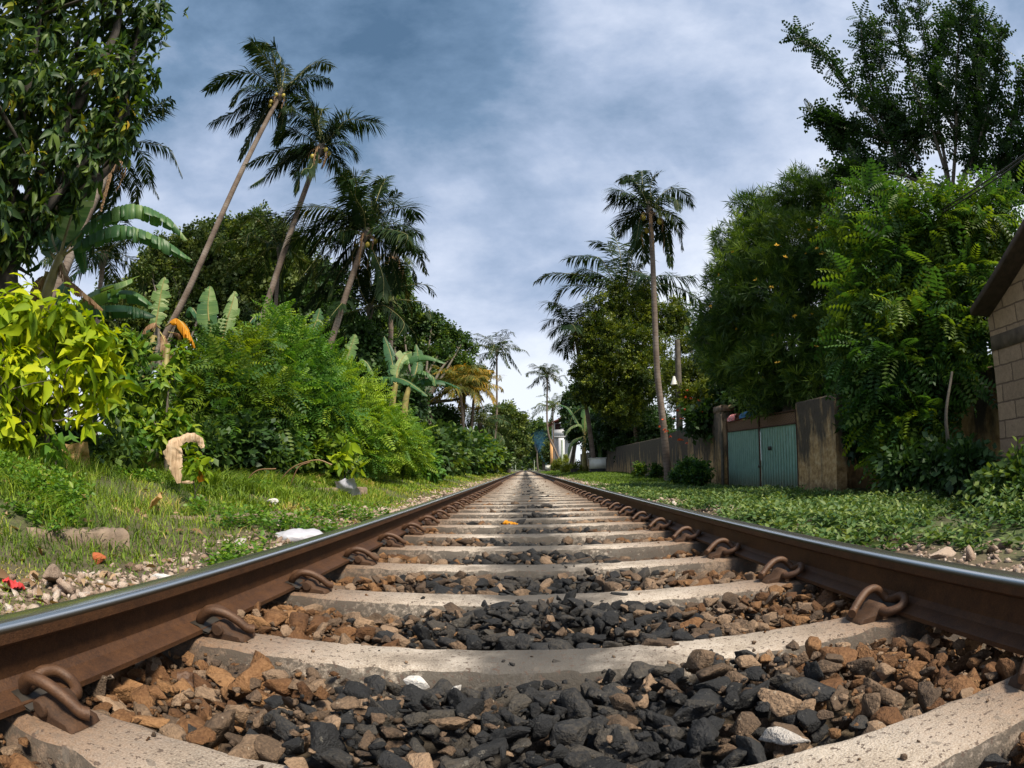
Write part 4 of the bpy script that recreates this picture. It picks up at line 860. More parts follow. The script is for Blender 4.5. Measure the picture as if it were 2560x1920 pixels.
tree('feathery_shrub', 'tall mid green feathery shrub rising in front of the leaning trunks', 'shrub', ground_at(730, 1160, 10), [(690, 930, 85, 10), (670, 835, 36, 10), (715, 830, 42, 10.4), (770, 940, 80, 10.2), (720, 1020, 100, 9.8), (800, 1030, 90, 9.8), (750, 870, 46, 10.4), (640, 1060, 60, 9.4), (690, 790, 18, 10.2)], 2800, PIN8, 0.366, 'leaf_feather', .06, 72, FS, out=.7, droop=.2, up=.9, W=1.0, tint=(.2, .8), light_tips=.45)
tree('feathery_shrub', 'bright green feathery shrub sloping down to the verge', 'shrub', ground_at(920, 1170, 12), [(830, 945, 60, 11.5), (890, 1000, 66, 12), (870, 1070, 85, 11.5), (940, 1060, 62, 12.2), (960, 1110, 60, 12.4), (1000, 1080, 55, 13.5), (900, 1130, 60, 11.5), (1030, 1130, 40, 14), (800, 980, 50, 11.3)], 2952, PIN8, 0.342, 'leaf_feather', .06, 73, FS, out=.7, droop=.2, up=.9, W=1.0, tint=(.4, 1.0), light_tips=.45)
LT = 'leafy trees behind the left verge'
tree('broadleaf_tree', 'round topped dark tree between the two leftmost leaning trunks', 'tree', ground_at(640, 1100, 30), [(560, 600, 60, 35.0), (640, 590, 65, 35.0), (700, 640, 75, 35.0), (600, 670, 90, 34.0), (520, 640, 50, 35.0), (690, 740, 95, 34.0), (580, 770, 100, 33.0), (760, 700, 70, 35.0)], 7560, CLUMP, 0.551, 'leaf_olive', .3, 74, LT, tint=(.2, .85), light_tips=.3, shell=.5)
tree('broadleaf_tree', 'pale tipped tree left of the tallest palm trunk', 'tree', ground_at(430, 1100, 24), [(420, 640, 60, 33.0), (480, 610, 45, 33.0), (380, 670, 45, 33.0), (450, 710, 80, 33.0), (350, 730, 60, 33.0), (510, 720, 60, 33.0), (420, 800, 80, 32.0), (300, 800, 90, 31.0), (200, 860, 90, 29.0)], 6300, CLUMP, 0.464, 'leaf_olive', .25, 75, LT, tint=(.25, .9), light_tips=.4, shell=.5)
tree('broadleaf_tree', 'dark spreading tree with level tiers of small leaves above the yellowing palms', 'tree', ground_at(1090, 1150, 32), [(1000, 780, 50, 41.0), (950, 830, 60, 40.0), (1060, 815, 40, 41.0), (1110, 840, 30, 41.0), (1150, 850, 20, 41.0), (1030, 885, 52, 40.0), (1100, 895, 40, 40.0), (1150, 915, 32, 40.0), (1195, 935, 22, 40.0), (1050, 950, 40, 39.0), (1000, 720, 30, 42.0), (930, 900, 60, 39.0), (1120, 940, 26, 40.0), (1085, 800, 18, 41.0), (1180, 870, 12, 41.0), (1010, 690, 16, 42.0)], 8200, CLUMP, .46, 'leaf_canopy', .3, 76, LT, tint=(.05, .85), light_tips=.35, shell=.35)
tree('broadleaf_tree', 'dark thicket tree behind the lower leaning palm', 'tree', ground_at(850, 1120, 27), [(830, 800, 75, 33.0), (780, 880, 80, 32.0), (870, 870, 80, 32.0), (900, 960, 80, 31.0), (830, 720, 55, 33.0), (680, 860, 80, 31.0), (760, 770, 60, 33.0)], 6300, CLUMP, 0.464, 'leaf_canopy', .25, 77, LT, tint=(.0, .6), shell=.5)
tree('broadleaf_tree', 'dark understorey tree beneath the tiered canopy', 'tree', ground_at(1060, 1160, 36), [(1040, 1050, 50, 36), (1100, 1060, 40, 38), (960, 1040, 50, 34), (1000, 1000, 50, 36)], 3600, CLUMP, .5, 'leaf_canopy', .2, 87, LT, tint=(.0, .6), shell=.5)
tree('broadleaf_tree', 'round crowned olive tree nearest the vanishing point on the left', 'tree', ground_at(1272, 1160, 70), [(1262, 1040, 28, 72), (1285, 1065, 30, 72), (1275, 1100, 32, 71), (1245, 1080, 28, 70), (1296, 1100, 16, 72), (1255, 1125, 28, 68), (1288, 1125, 18, 72), (1300, 1060, 7, 72), (1302, 1085, 7, 72)], 5460, CLUMP, 0.754, 'leaf_olive', .3, 78, LT, tint=(.2, .95), light_tips=.3, shell=.5)
tree('shrub', 'dark leafy shrub behind the twin banana stems', 'shrub', ground_at(900, 1130, 22.5), [(900, 890, 36, 23), (940, 950, 46, 22.5), (880, 960, 46, 22.5), (930, 860, 26, 23), (1010, 1000, 46, 24), (960, 1020, 46, 22.5), (905, 830, 22, 23)], 2200, CLUMP, .42, 'leaf_canopy', .05, 89, tint=(.0, .6), shell=.4)
LS = 'low shrubs along the left side of the track'
for i, (lab, L, T_, lf, m_, n_) in enumerate((
    ('rounded shrub where the feathery hedge ends', [(1060, 1120, 42, 17), (1090, 1140, 34, 17.5), (1040, 1150, 28, 16.5)], CLUMP, .42, 'leaf_canopy', 1100),
    ('light green shrub with lime sprigs beside the grass', [(1010, 1150, 26, 15), (1060, 1165, 22, 15.6), (985, 1140, 24, 14.6)], CLUMP, .34, 'leaf_feather', 800),
    ('dense low shrub below the yellowing palms', [(1120, 1115, 36, 24), (1150, 1130, 32, 25), (1120, 1150, 26, 23)], CLUMP, .5, 'leaf_canopy', 1100),
    ('bushy shrub below the tall dark distant palm', [(1180, 1120, 30, 32), (1210, 1135, 26, 34), (1180, 1150, 22, 31)], CLUMP, .6, 'leaf_feather_dim', 1000),
    ('far shrub just left of the striped post', [(1228, 1140, 24, 48), (1250, 1150, 16, 52), (1215, 1155, 14, 44)], CLUMP, .7, 'leaf_canopy', 700),
    ('green mound under the bright feathery shrub', [(780, 1130, 40, 9.6), (840, 1150, 30, 9.8), (700, 1130, 40, 9.0)], CLUMP, .25, 'leaf_feather_dim', 1100),
    ('dark weedy bush in the shade of the nearest feathery shrub', [(520, 1120, 40, 7.6), (600, 1110, 45, 7.9), (660, 1140, 34, 8.2)], CLUMP, .22, 'leaf_canopy', 1000),
    ('dark weedy bush under the lime shrub', [(60, 1130, 50, 5.6), (190, 1110, 50, 5.7), (290, 1130, 40, 5.8), (330, 1040, 60, 7.4), (280, 960, 60, 7.4), (400, 1060, 45, 7.6), (330, 900, 45, 7.6), (-60, 1110, 60, 5.4)], CLUMP, .2, 'leaf_canopy', 1200))):
    c_ = blob(*L[0]); tree('shrub', lab, 'shrub', (c_[0], c_[1], 0), L, n_, T_, lf, m_, .03, 90 + i, LS, tint=(.1, .8), light_tips=.35, shell=.4)

# ------------------------------------------------------------------ trees and shrubs, right side
RT = 'leafy trees behind the wall on the right'
tree('yellowish_tree', 'dense yellowish green tree crowded round the slim palm trunk', 'tree', ground_at(1590, 1120, 40), [(1470, 830, 22, 35.0), (1545, 725, 24, 35.0), (1610, 735, 18, 35.0), (1690, 760, 18, 35.0), (1440, 930, 18, 35.0), (1520, 790, 60, 35.0), (1590, 770, 60, 35.0), (1500, 850, 62, 34.5), (1580, 860, 85, 34.0), (1480, 910, 45, 34.5), (1660, 800, 55, 35.0), (1530, 940, 75, 34.0), (1620, 940, 80, 33.5), (1480, 980, 50, 35.0), (1700, 800, 35, 35.0), (1560, 1020, 60, 34.0)], 14490, CLUMP, 0.27, 'leaf_yellow_tree', .3, 101, RT, tint=(.1, .9), light_tips=.35, shell=.5)
tree('leafy_tree', 'light green tree behind the utility pole above the wall', 'tree', ground_at(1745, 1130, 23), [(1740, 940, 55, 21.5), (1790, 980, 50, 20.5), (1720, 1000, 50, 21.1), (1690, 930, 40, 22.5), (1770, 900, 40, 21.5), (1760, 1040, 40, 20.5), (1830, 1000, 40, 19.5), (1715, 860, 26, 22.5)], 5460, CLUMP_N, 0.244, 'leaf_yellow_tree', .12, 102, RT, tint=(.35, 1), light_tips=.3, shell=.4)
tree('needle_leaved_tree', 'dark tree of narrow willowy leaves with small yellow flowers behind the gate', 'tree', ground_at(1950, 1180, 12.8), [(1930, 540, 65, 13.2), (2020, 500, 70, 13), (1880, 610, 75, 13.2), (1980, 620, 110, 12.8), (1830, 690, 60, 13.2), (1920, 730, 120, 12.6), (2050, 680, 90, 12.4), (1860, 810, 85, 13), (1980, 850, 110, 12.4), (2080, 820, 70, 12.2), (1790, 705, 26, 13.4), (1820, 900, 60, 13), (1920, 940, 90, 12.6), (2040, 950, 80, 12), (1810, 600, 26, 13.4), (1870, 520, 30, 13.4), (2060, 480, 40, 13), (1790, 780, 40, 13.4), (1770, 850, 40, 13.6), (2110, 600, 70, 12.6), (2120, 720, 70, 12.4)], 7000, TUFT, .36, 'leaf_needle', .14, 103, RT, tint=(.15, .9), light_tips=.45, shell=.45, droop=.0)
RTG = 'tall feathery trees behind the right verge'
tree('feathery_tree', 'green feathery tree filling the space left of the brick gable', 'tree', ground_at(2310, 1200, 8.0), [(2330, 560, 110, 8.4), (2440, 580, 90, 8.4), (2260, 640, 110, 8.4), (2170, 770, 90, 8.3), (2300, 790, 130, 8), (2420, 760, 95, 8), (2240, 920, 110, 7.8), (2370, 920, 90, 7.8), (2150, 880, 50, 8), (2200, 1020, 65, 7.7), (2290, 1060, 80, 7.6), (2480, 520, 70, 8.6), (2135, 945, 30, 8), (2300, 1140, 50, 7.4), (2210, 1130, 40, 7.5), (2420, 680, 60, 8), (2110, 820, 30, 8.3), (2190, 500, 60, 9), (2130, 590, 55, 9), (2150, 680, 60, 8.8)], 4500, PIN8, 0.425, 'leaf_feather_dim', .09, 104, RTG, out=.7, droop=.3, up=.9, W=1.0, tint=(.1, .8), light_tips=.3, shell=.4)
def upright_tree():
    d = 11.0; base = ground_at(2330, 1180, d); root = empty('upright_tree', base, 'tall dark tree with steep bare branches against the sky in the top right corner', 'tree', RTG); rng = np.random.default_rng(105)
    br = [([(2375, 470), (2270, 440), (2215, 340), (2120, 220), (2060, 140), (1990, 80)], 0), ([(2360, 560), (2290, 440), (2230, 360), (2190, 250), (2160, 150), (2150, 40)], .4), ([(2375, 470), (2335, 340), (2290, 230), (2260, 110), (2230, 0), (2220, -60)], -.3), ([(2375, 470), (2350, 330), (2330, 200), (2310, 90), (2290, -30)], .6), ([(2380, 480), (2390, 330), (2390, 200), (2400, 80), (2420, -20)], -.5),
          ([(2385, 500), (2440, 350), (2450, 230), (2450, 130), (2440, 30)], .3), ([(2385, 500), (2430, 400), (2470, 280), (2490, 180), (2500, 90)], -.2), ([(2400, 520), (2490, 400), (2540, 280), (2580, 180)], .2), ([(2230, 360), (2150, 330), (2090, 310), (2040, 285)], 0), ([(2270, 440), (2190, 420), (2130, 370), (2090, 345)], .2), ([(2440, 460), (2510, 400), (2560, 370), (2620, 330)], 0), ([(2290, 500), (2200, 470), (2140, 430), (2100, 440)], -.4), ([(2350, 330), (2290, 340), (2250, 300), (2220, 280)], .5), ([(2400, 350), (2350, 250), (2350, 140), (2370, 40)], .8), ([(2440, 400), (2420, 300), (2430, 180), (2470, 60)], .7), ([(2300, 400), (2250, 330), (2200, 160), (2190, 60)], .8), ([(2480, 480), (2540, 460), (2600, 440)], .3)]
    mb = MB(); lf = MB(); fork = at(2365, 560, d); mb.tube(catmull([base - (0, 0, .2), (base + fork) / 2 + (.1, 0, 0), fork, at(2375, 470, d)], 6), np.linspace(.15, .09, 19), 8)
    for q, dd in br:
        P = catmull([at(px, py, d + dd * i / 3) for i, (px, py) in enumerate(q)], 8); mb.tube(P, np.linspace(.045, .008, len(P)), 5, caps=False); nP = len(P)
        for rep in range(6):
            i = rng.integers(int(nP * .2), nP, 34); O = P[i] + rng.normal(0, .03, (34, 3)); fr = (i / nP)[:, None]; T_ = unit(P[np.minimum(i + 1, nP - 1)] - P[np.maximum(i - 1, 0)])
            A = unit(rng.normal(0, 1, (34, 3)) * .9 + T_ * .55 + (0, 0, .05)); off = unit(rng.normal(0, 1, (34, 3))) * rng.uniform(0, .34, (34, 1)) * (1.1 - fr * .7); N = unit(rng.normal(0, .5, (34, 3)) + (0, 0, .8))
            lf.inst(PIN6[0], PIN6[1], O + off, A, N, rng.uniform(.30, .48, 34), rng.uniform(.34, .5, 34), rng.uniform(0, .55, 34))
    mb.build('trunk', MAT['bark'], root, smooth=True); lf.build('crown', MAT['leaf_silhouette'], root)
upright_tree()
tree('leafy_tree', 'dark glossy tree in front of the white house', 'tree', ground_at(1425, 1165, 52), [(1432, 1000, 20, 52), (1428, 1030, 20, 52), (1450, 1010, 24, 50), (1446, 1050, 30, 50), (1438, 1080, 20, 50), (1475, 1050, 36, 48), (1417, 1050, 8, 52), (1452, 970, 18, 50)], 4620, CLUMP, 0.464, 'leaf_canopy', .25, 106, RT, tint=(.0, .6), shell=.5)
tree('leafy_tree', 'dim leafy mass filling the gap behind the slim palm', 'tree', ground_at(1570, 1150, 40), [(1540, 1070, 60, 40.0), (1600, 1060, 60, 38.0), (1500, 1110, 40, 43.0), (1640, 1080, 50, 36.0), (1580, 1120, 50, 38.0)], 5460, CLUMP, 0.377, 'leaf_canopy', .2, 107, RT, tint=(.0, .55), shell=.5)
tree('leafy_tree', 'shadowy tree behind the needle leaved one', 'tree', ground_at(2000, 1150, 16), [(1880, 1000, 60, 16), (1960, 1000, 60, 16), (2060, 960, 70, 15), (1830, 950, 50, 17), (2100, 850, 80, 14), (1760, 1050, 40, 17), (1800, 840, 60, 18)], 2400, CLUMP, .4, 'leaf_canopy', .15, 108, RT, tint=(.0, .5), shell=.4)
tree('leafy_tree', 'dark backing tree in the shade behind the feathery one', 'tree', ground_at(2280, 1160, 10.5), [(2210, 1010, 90, 10), (2330, 1010, 100, 10), (2250, 900, 80, 10.5), (2390, 900, 60, 10.5), (2160, 1090, 50, 10.5), (2440, 950, 50, 10)], 2200, CLUMP, .3, 'leaf_canopy', .1, 109, RT, tint=(.0, .4), shell=.35)
tree('shrub', 'low rounded bush growing against the wall left of the gate', 'shrub', ground_at(1735, 1215, 14.4), [(1722, 1172, 22, 15.0), (1750, 1182, 22, 14.6), (1700, 1186, 18, 15.4), (1735, 1195, 22, 14.7)], 1300, CLUMP, .16, 'leaf_feather_dim', .03, 110, tint=(.1, .8), light_tips=.4, shell=.4)
tree('shrub', 'leafy bush at the right edge below the brick gable', 'shrub', ground_at(2520, 1230, 4.6), [(2490, 1225, 22, 4.8), (2550, 1200, 34, 4.6), (2520, 1240, 26, 4.6), (2570, 1240, 34, 4.4), (2450, 1238, 16, 5)], 900, CLUMP, .14, 'leaf_canopy', .02, 111, tint=(.2, .8), light_tips=.4, shell=.4)
tree('shrub', 'dark bush in the shade behind the leafy ground cover', 'shrub', ground_at(2270, 1200, 6.6), [(2260, 1175, 28, 6.8), (2350, 1170, 34, 6.6), (2420, 1170, 36, 6.2)], 800, CLUMP, .2, 'leaf_canopy', .02, 112, tint=(.1, .6), shell=.4)
tree('shrub', 'weedy bush along the foot of the far wall', 'shrub', ground_at(1610, 1180, 24), [(1600, 1175, 10, 25), (1640, 1178, 9, 23)], 300, CLUMP, .22, 'leaf_feather_dim', .03, 113, tint=(.1, .8), light_tips=.4, shell=.4)
tree('shrub', 'yellowish weeds around the low slab beside the track', 'shrub', ground_at(1415, 1180, 46), [(1418, 1172, 11, 46), (1445, 1168, 10, 44), (1460, 1174, 8, 42), (1396, 1160, 12, 60), (1410, 1148, 10, 62), (1385, 1166, 7, 64)], 900, CLUMP_N, .4, 'leaf_yellow_tree', .03, 114, tint=(.6, 1), shell=.4)
def flowers(parent_label, L, n, matl, size, seed, name='flower'):
    rng = np.random.default_rng(seed); B = lobes(L); o = [x for x in EMPTIES if x.get('label') == parent_label][0]
    P, d, k = sample_lobes(B, n, rng, .9)
    for i in range(n):
        mb = MB(); Q = np.repeat(P[i:i + 1], 5, 0); a = np.arange(5) * 1.2566; A = unit(d[i] + np.stack([np.cos(a), np.sin(a), rng.normal(0, .3, 5)], -1) * .9); mb.inst(SIMPLE, SIMPLEF, Q, A, unit(np.repeat(d[i:i + 1], 5, 0) + (0, 0, .5)), size, size * .6, .5); mb.build('blossom', MAT[matl], o)
flowers('light green tree behind the utility pole above the wall', [(1700, 1050, 60, 17.4), (1650, 1070, 40, 18.5), (1740, 1020, 40, 17)], 20, 'orange_flower', .09, 5)
flowers('dark tree of narrow willowy leaves with small yellow flowers behind the gate', [(1930, 720, 160, 12.2), (1990, 900, 130, 12), (2060, 650, 90, 12)], 46, 'yellow_flower', .07, 6)

# trees closing the view at the end of the line
FT = 'distant trees closing the end of the line'
for i, (px, py, r, d, m_) in enumerate(((1250, 1115, 26, 150, 'leaf_canopy'), (1285, 1130, 22, 230, 'leaf_canopy'), (1310, 1135, 24, 300, 'leaf_olive'), (1335, 1125, 26, 240, 'leaf_canopy'), (1360, 1090, 34, 130, 'leaf_canopy'), (1345, 1070, 22, 125, 'leaf_canopy'), (1385, 1120, 24, 110, 'leaf_olive'), (1225, 1100, 24, 130, 'leaf_canopy'), (1190, 1095, 24, 100, 'leaf_olive'), (1320, 1110, 18, 320, 'leaf_canopy'), (1270, 1140, 18, 180, 'leaf_olive'), (1362, 1140, 18, 140, 'leaf_canopy'))):
    lab = ('far tree left of the vanishing point, part of the distant green wall', 'far tree right of the vanishing point, part of the distant green wall')[px > 1312]
    tree('distant_tree', lab, 'tree', ground_at(px, 1170, d), [(px, py, r, d), (px - r * .5, py + r * .4, r * .75, d), (px + r * .55, py + r * .35, r * .7, d), (px, py + r, r * .9, d), (px + r * .2, py - r * .55, r * .5, d)], 900, CLUMP, r * d / FPX * .42, m_, r * d / FPX * .12, 120 + i, FT + (' on the left' if px <= 1312 else ' on the right'), tint=(.1, .9), shell=.5)

# ------------------------------------------------------------------ grass, ground cover and rubble
rg = np.random.default_rng(5)
def pn(x, y, s=1.0):
    """smooth patchiness 0..1"""
    x = np.asarray(x) * s; y = np.asarray(y) * s
    return .5 + .25 * np.sin(x * 2.3 + 1.7 * np.sin(y * 1.1)) + .25 * np.sin(y * 2.9 + 1.3 * np.sin(x * 1.9 + 2))
def blades(mb, x, y, h, w, rng, tint, lean=.5):
    n = len(x); z = gh(x, y); O = np.stack([x, y, z - .01], -1); a = rng.uniform(0, 2 * np.pi, n); D = np.stack([np.cos(a), np.sin(a), np.zeros(n)], -1); b = a + rng.uniform(.9, 2.2, n)
    S = np.stack([np.cos(b), np.sin(b), np.zeros(n)], -1) * (w * .5)[:, None]; k = (lean * rng.uniform(.2, 1.3, n) * h)[:, None]; up = np.array((0, 0, 1.0)); hh = h[:, None]
    m = O + D * k * .35 + up * hh * .62; t_ = O + D * k * 1.25 + up * hh * rng.uniform(.72, 1.0, (n, 1))
    V = np.stack([O - S, O + S, m - S * .8, m + S * .8, t_], 1); F = np.array([(0, 1, 3), (0, 3, 2), (2, 3, 4)])[None] + (np.arange(n) * 5)[:, None, None]
    mb.add(V.reshape(-1, 3), F.reshape(-1, 3), np.repeat(np.clip(tint, 0, 1), 5))
mb = MB()
for lo, hi, n, w, hs in ((.8, 4.5, 46000, .0065, 1.0), (4.5, 11, 52000, .012, 1.0), (11, 30, 42000, .026, 1.1), (30, 95, 26000, .07, 1.3)):
    y = lo * (hi / lo) ** rg.random(n); x = -1.25 - rg.random(n) ** .9 * np.where(y < 11, 4.4, 5.5) - (rg.random(n) < .05) * 2
    dens = np.clip(sstep(-1.22, -1.85, x + .7 * (pn(x, y, 1.3) - .5)) * .95 + .05 + .5 * sstep(8, 16, y), 0, 1); kp = rg.random(n) < dens * sstep(.02, .55, pn(x, y, 2.1) + .25 * pn(x, y, 5.3)); x, y = x[kp], y[kp]; m = len(x)
    tall = sstep(-1.6, -3.6, x); h = (.05 + .135 * tall) * hs * rg.uniform(.5, 1.35, m) * (.35 + .95 * pn(x + 3, y, 1.3) * (.6 + .6 * pn(x, y, 4.1))) * np.where(y > 10, .75, 1); t_ = .48 + .45 * (pn(x, y + 5, .9) - .5) + .3 * (pn(x + 1, y, 3.1) - .5) + rg.normal(0, .2, m) + .45 * (pn(x * .8, y + 9, 1.7) > .86) + .12 * sstep(6, 14, y) - .12 * tall + (rg.random(m) < .03) * .6
    blades(mb, x, y, h, w * rg.uniform(.6, 1.3, m), rg, t_, 1.1)
tag(mb.build('grass', MAT['grass']), 'long green grass covering the verge left of the track', 'grass', kind='stuff')
mb = MB()
for lo, hi, n, w in ((5, 14, 9000, .014), (12, 40, 26000, .03), (40, 95, 12000, .07)):
    y = lo * (hi / lo) ** rg.random(n); x = 1.7 + rg.random(n) * 4.0; kp = (rg.random(n) < sstep(1.7, 2.5, x + .5 * (pn(x, y) - .5)) * (.3 + .7 * pn(x, y, 1.4))); x, y = x[kp], y[kp]; m = len(x)
    blades(mb, x, y, rg.uniform(.04, .11, m) * (.7 + .6 * sstep(10, 25, y)), w * rg.uniform(.6, 1.3, m), rg, .30 + rg.normal(0, .16, m), .7)
tag(mb.build('grass', MAT['grass']), 'thin dark grass along the verge right of the track', 'grass', kind='stuff')
def cover(x, y, hmax, rng, mb, leaf=.055, nl=16, tint=.45):
    n = len(x); z = gh(x, y)
    for st in range(3):
        a = rng.uniform(0, 2 * np.pi, n); sp_ = rng.uniform(.0, .07, n); h = hmax * rng.uniform(.45, 1.1, n); bx, by = x + np.cos(a) * sp_, y + np.sin(a) * sp_
        for j in range(nl // 3 + 1):
            f = (j + 1) / (nl // 3 + 1); ph = j * 1.57 + a; top = 1 if j == nl // 3 else 0
            for s_ in (0, math.pi):
                A = np.stack([np.cos(ph + s_), np.sin(ph + s_), rng.uniform(-.35, .8, n) + .5 * top], -1); O = np.stack([bx + .02 * np.cos(a) * f, by + .02 * np.sin(a) * f, z + h * f], -1)
                N = unit(np.stack([-np.cos(ph + s_) * .5, -np.sin(ph + s_) * .5, np.ones(n)], -1) + rng.normal(0, .5, (n, 3))); l = leaf * rng.uniform(.6, 1.25, n)
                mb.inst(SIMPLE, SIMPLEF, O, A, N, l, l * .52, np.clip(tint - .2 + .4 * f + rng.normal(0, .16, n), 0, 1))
mb = MB(); n = 5200; y = 1.0 + 15 * rg.random(n) ** 1.4; x = 1.25 + rg.random(n) * 3.9
kp = rg.random(n) < sstep(1.3, 2.0, x + .8 * (pn(x, y, 1.1) - .45) - .55 * sstep(3.2, 1.8, y)) * (1 - .55 * sstep(3.9, 4.9, x)) * sstep(.12, .55, .6 * pn(x + 7, y + 2, .8) + .4 * pn(x, y, 2.7)) * (1 - .8 * np.exp(-(((x - 2.35) / .5) ** 2 + ((y - 2.1) / .5) ** 2))); x, y = x[kp], y[kp]
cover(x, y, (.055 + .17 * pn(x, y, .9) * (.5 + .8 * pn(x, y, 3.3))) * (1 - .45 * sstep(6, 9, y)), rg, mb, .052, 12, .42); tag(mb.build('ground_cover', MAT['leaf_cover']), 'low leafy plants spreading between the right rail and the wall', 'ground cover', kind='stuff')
mb = MB(); n = 1100; y = .9 + 5 * rg.random(n) ** 1.4; x = -1.45 - rg.random(n) * 2.2; kp = (pn(x + 2, y + 1, 1.4) > .66) & (np.hypot(x + 1.8, y - 1.5) > .55); x, y = x[kp], y[kp]
cover(x, y, .07 + .09 * pn(x, y, .9), rg, mb, .045, 12, .35); tag(mb.build('weeds', MAT['leaf_fresh']), 'small broad leaved weeds mixed into the grass beside the left rail', 'weeds', kind='stuff')
mb = MB(); P = []; S_ = []
for n, y0, y1, x0, x1, sz in ((3000, .7, 7, -1.95, -1.02, .014), (300, .7, 7, -1.95, -1.05, .024), (3000, 5, 40, -2.0, -1.05, .022), (1700, .7, 8, 1.02, 2.4, .014), (120, .7, 8, 1.05, 2.3, .022), (4200, 6, 48, 1.02, 2.4, .024)):
    y = y0 * (y1 / y0) ** rg.random(n); x = x0 + (x1 - x0) * rg.random(n) ** .8
    s = sz * rg.lognormal(0, .4, n); P.append(np.stack([x, y, gh(x, y) + s * .25], -1)); S_.append(s)
P = np.concatenate(P); S_ = np.concatenate(S_); scatter_rocks(mb, P, S_, rg, np.clip(rg.normal(.5, .27, len(P)), 0, 1), 0, .6)
tag(mb.build('rubble', MAT['stuff_pale']), 'pale stone chips and rubble along the outer side of both rails', 'rubble', kind='stuff')
mb = MB(); n = 420; y = .8 * (9 / .8) ** rg.random(n); x = -1.1 - rg.random(n) * 2.6; O = np.stack([x, y, gh(x, y) + .02], -1)
mb.inst(BROAD, BROADF, O, rg.normal(0, 1, (n, 3)) * (1, 1, .25), unit(rg.normal(0, .4, (n, 3)) + (0, 0, 1)), rg.uniform(.04, .13, n), rg.uniform(.02, .05, n), rg.uniform(0, .9, n))
tag(mb.build('fallen_leaves', MAT['banana_dry']), 'scattered dry brown leaves lying in the grass on the left', 'fallen leaves', kind='stuff')

# ------------------------------------------------------------------ loose things on the verge
MAT['rock_pale'] = rock_mat('pale_tan_stone', [(0.1, (0.16, 0.11, 0.08)), (0.5, (0.34, 0.255, 0.195)), (1, (0.52, 0.43, 0.35))], speck=(0.10, 0.07, 0.05))
def lump(px, py, d, s, matl, label, cat='stone', seed=1, squash=(1, 1, 1), name='stone', sink=.3, group=None):
    p = ground_at(px, py, d); V, F = rock_data[seed % len(rock_data)]; mb = MB(); mb.add(V * s * np.array(squash), F, .6); o = mb.build(name, MAT[matl], smooth=True); o.location = (p[0], p[1], p[2] + s * squash[2] * sink); o.rotation_euler = (0, 0, seed * 1.3)
    return tag(o, label, cat, group)
lump(125, 1468, 2.35, .155, 'rock_pale', 'largest flat tan stone lying beside the left rail', seed=4, squash=(1.1, .8, .7), sink=.35)
lump(700, 1300, 4.6, .085, 'rock_white', 'grey white stone standing at the end of the old edging', seed=6)
lump(680, 1240, 5.6, .07, 'rock_white', 'small pale stone lying alone in the grass', seed=8)
lump(560, 1236, 5.0, .08, 'rock_brown', 'brown stone half sunk in the grass', seed=9, squash=(1.3, 1, .6))
lump(250, 1375, 2.9, .06, 'rock_brick', 'broken orange brick lying in the rubble on the left', 'brick', seed=10, name='brick_fragment')
lump(335, 1385, 2.8, .07, 'rock_brown', 'dark flat stone lying in the rubble on the left', seed=11, squash=(1.2, .9, .6))
lump(430, 1420, 2.5, .09, 'rock_white', 'long pale stone almost touching the left rail', seed=12, squash=(1.5, .8, .5))
lump(600, 1330, 3.6, .06, 'rock_white', 'chalky white stone in the rubble close to the bag', seed=13)
lump(2240, 1388, 2.5, .085, 'rock_pale', 'pale flat stone peeping over the right rail', seed=14, squash=(1.4, .9, .6))
lump(1965, 1343, 3.4, .08, 'rock_pale', 'whitish stone beside the right rail in front of the leafy plants', seed=15, squash=(1.4, .9, .6))
lump(2140, 1205, 7.2, .22, 'rock_brown', 'grey boulder in the shade beside the wall end', seed=16, squash=(1, .9, .8))
lump(2350, 1360, 2.9, .075, 'rock_pale', 'tan stone among the leafy plants at the right', seed=17, squash=(1.3, 1, .7))
def edging(px, py, d, length, yaw, label, seed):
    p = ground_at(px, py, d); mb = MB(); n = 26; pr = [(-.09, -.14), (-.09, .0), (-.06, .018), (.07, .016), (.09, -.002), (.09, -.14)]; rr = random.Random(seed)
    G = np.array([[((i / (n - 1) - .5) * length + .02 * noise.noise((i * .9, j, seed)), y + .022 * noise.noise((i * .8, j * 2.1, seed + 5.)), z + .018 * noise.noise((i * .7, j * 1.3, seed + 9.))) for j, (y, z) in enumerate(pr)] for i in range(n)])
    mb.quadgrid(G)
    for k, fl in ((0, 0), (n - 1, 1)): mb.add(G[k], [(0, i + 1, i) if fl else (0, i, i + 1) for i in range(1, 5)])
    o = mb.build('edging_stone', MAT['old_concrete']); o.location = (p[0], p[1], p[2] + .03); o.rotation_euler = (0, 0, yaw); return tag(o, label, 'edging')
MAT['old_concrete'] = plain('old_weathered_concrete', (0.17, 0.125, 0.09), 0.9, 0.55, 9, 0.6)
edging(560, 1312, 4.55, 1.45, rad(68), 'long weathered concrete edging stone beside the pale rubble', 3)
edging(190, 1358, 3.2, .6, rad(60), 'short dark edging stone almost buried in weeds', 4)
edging(850, 1258, 8.2, 1.2, rad(74), 'farther edging stone sunk into the grass', 5)
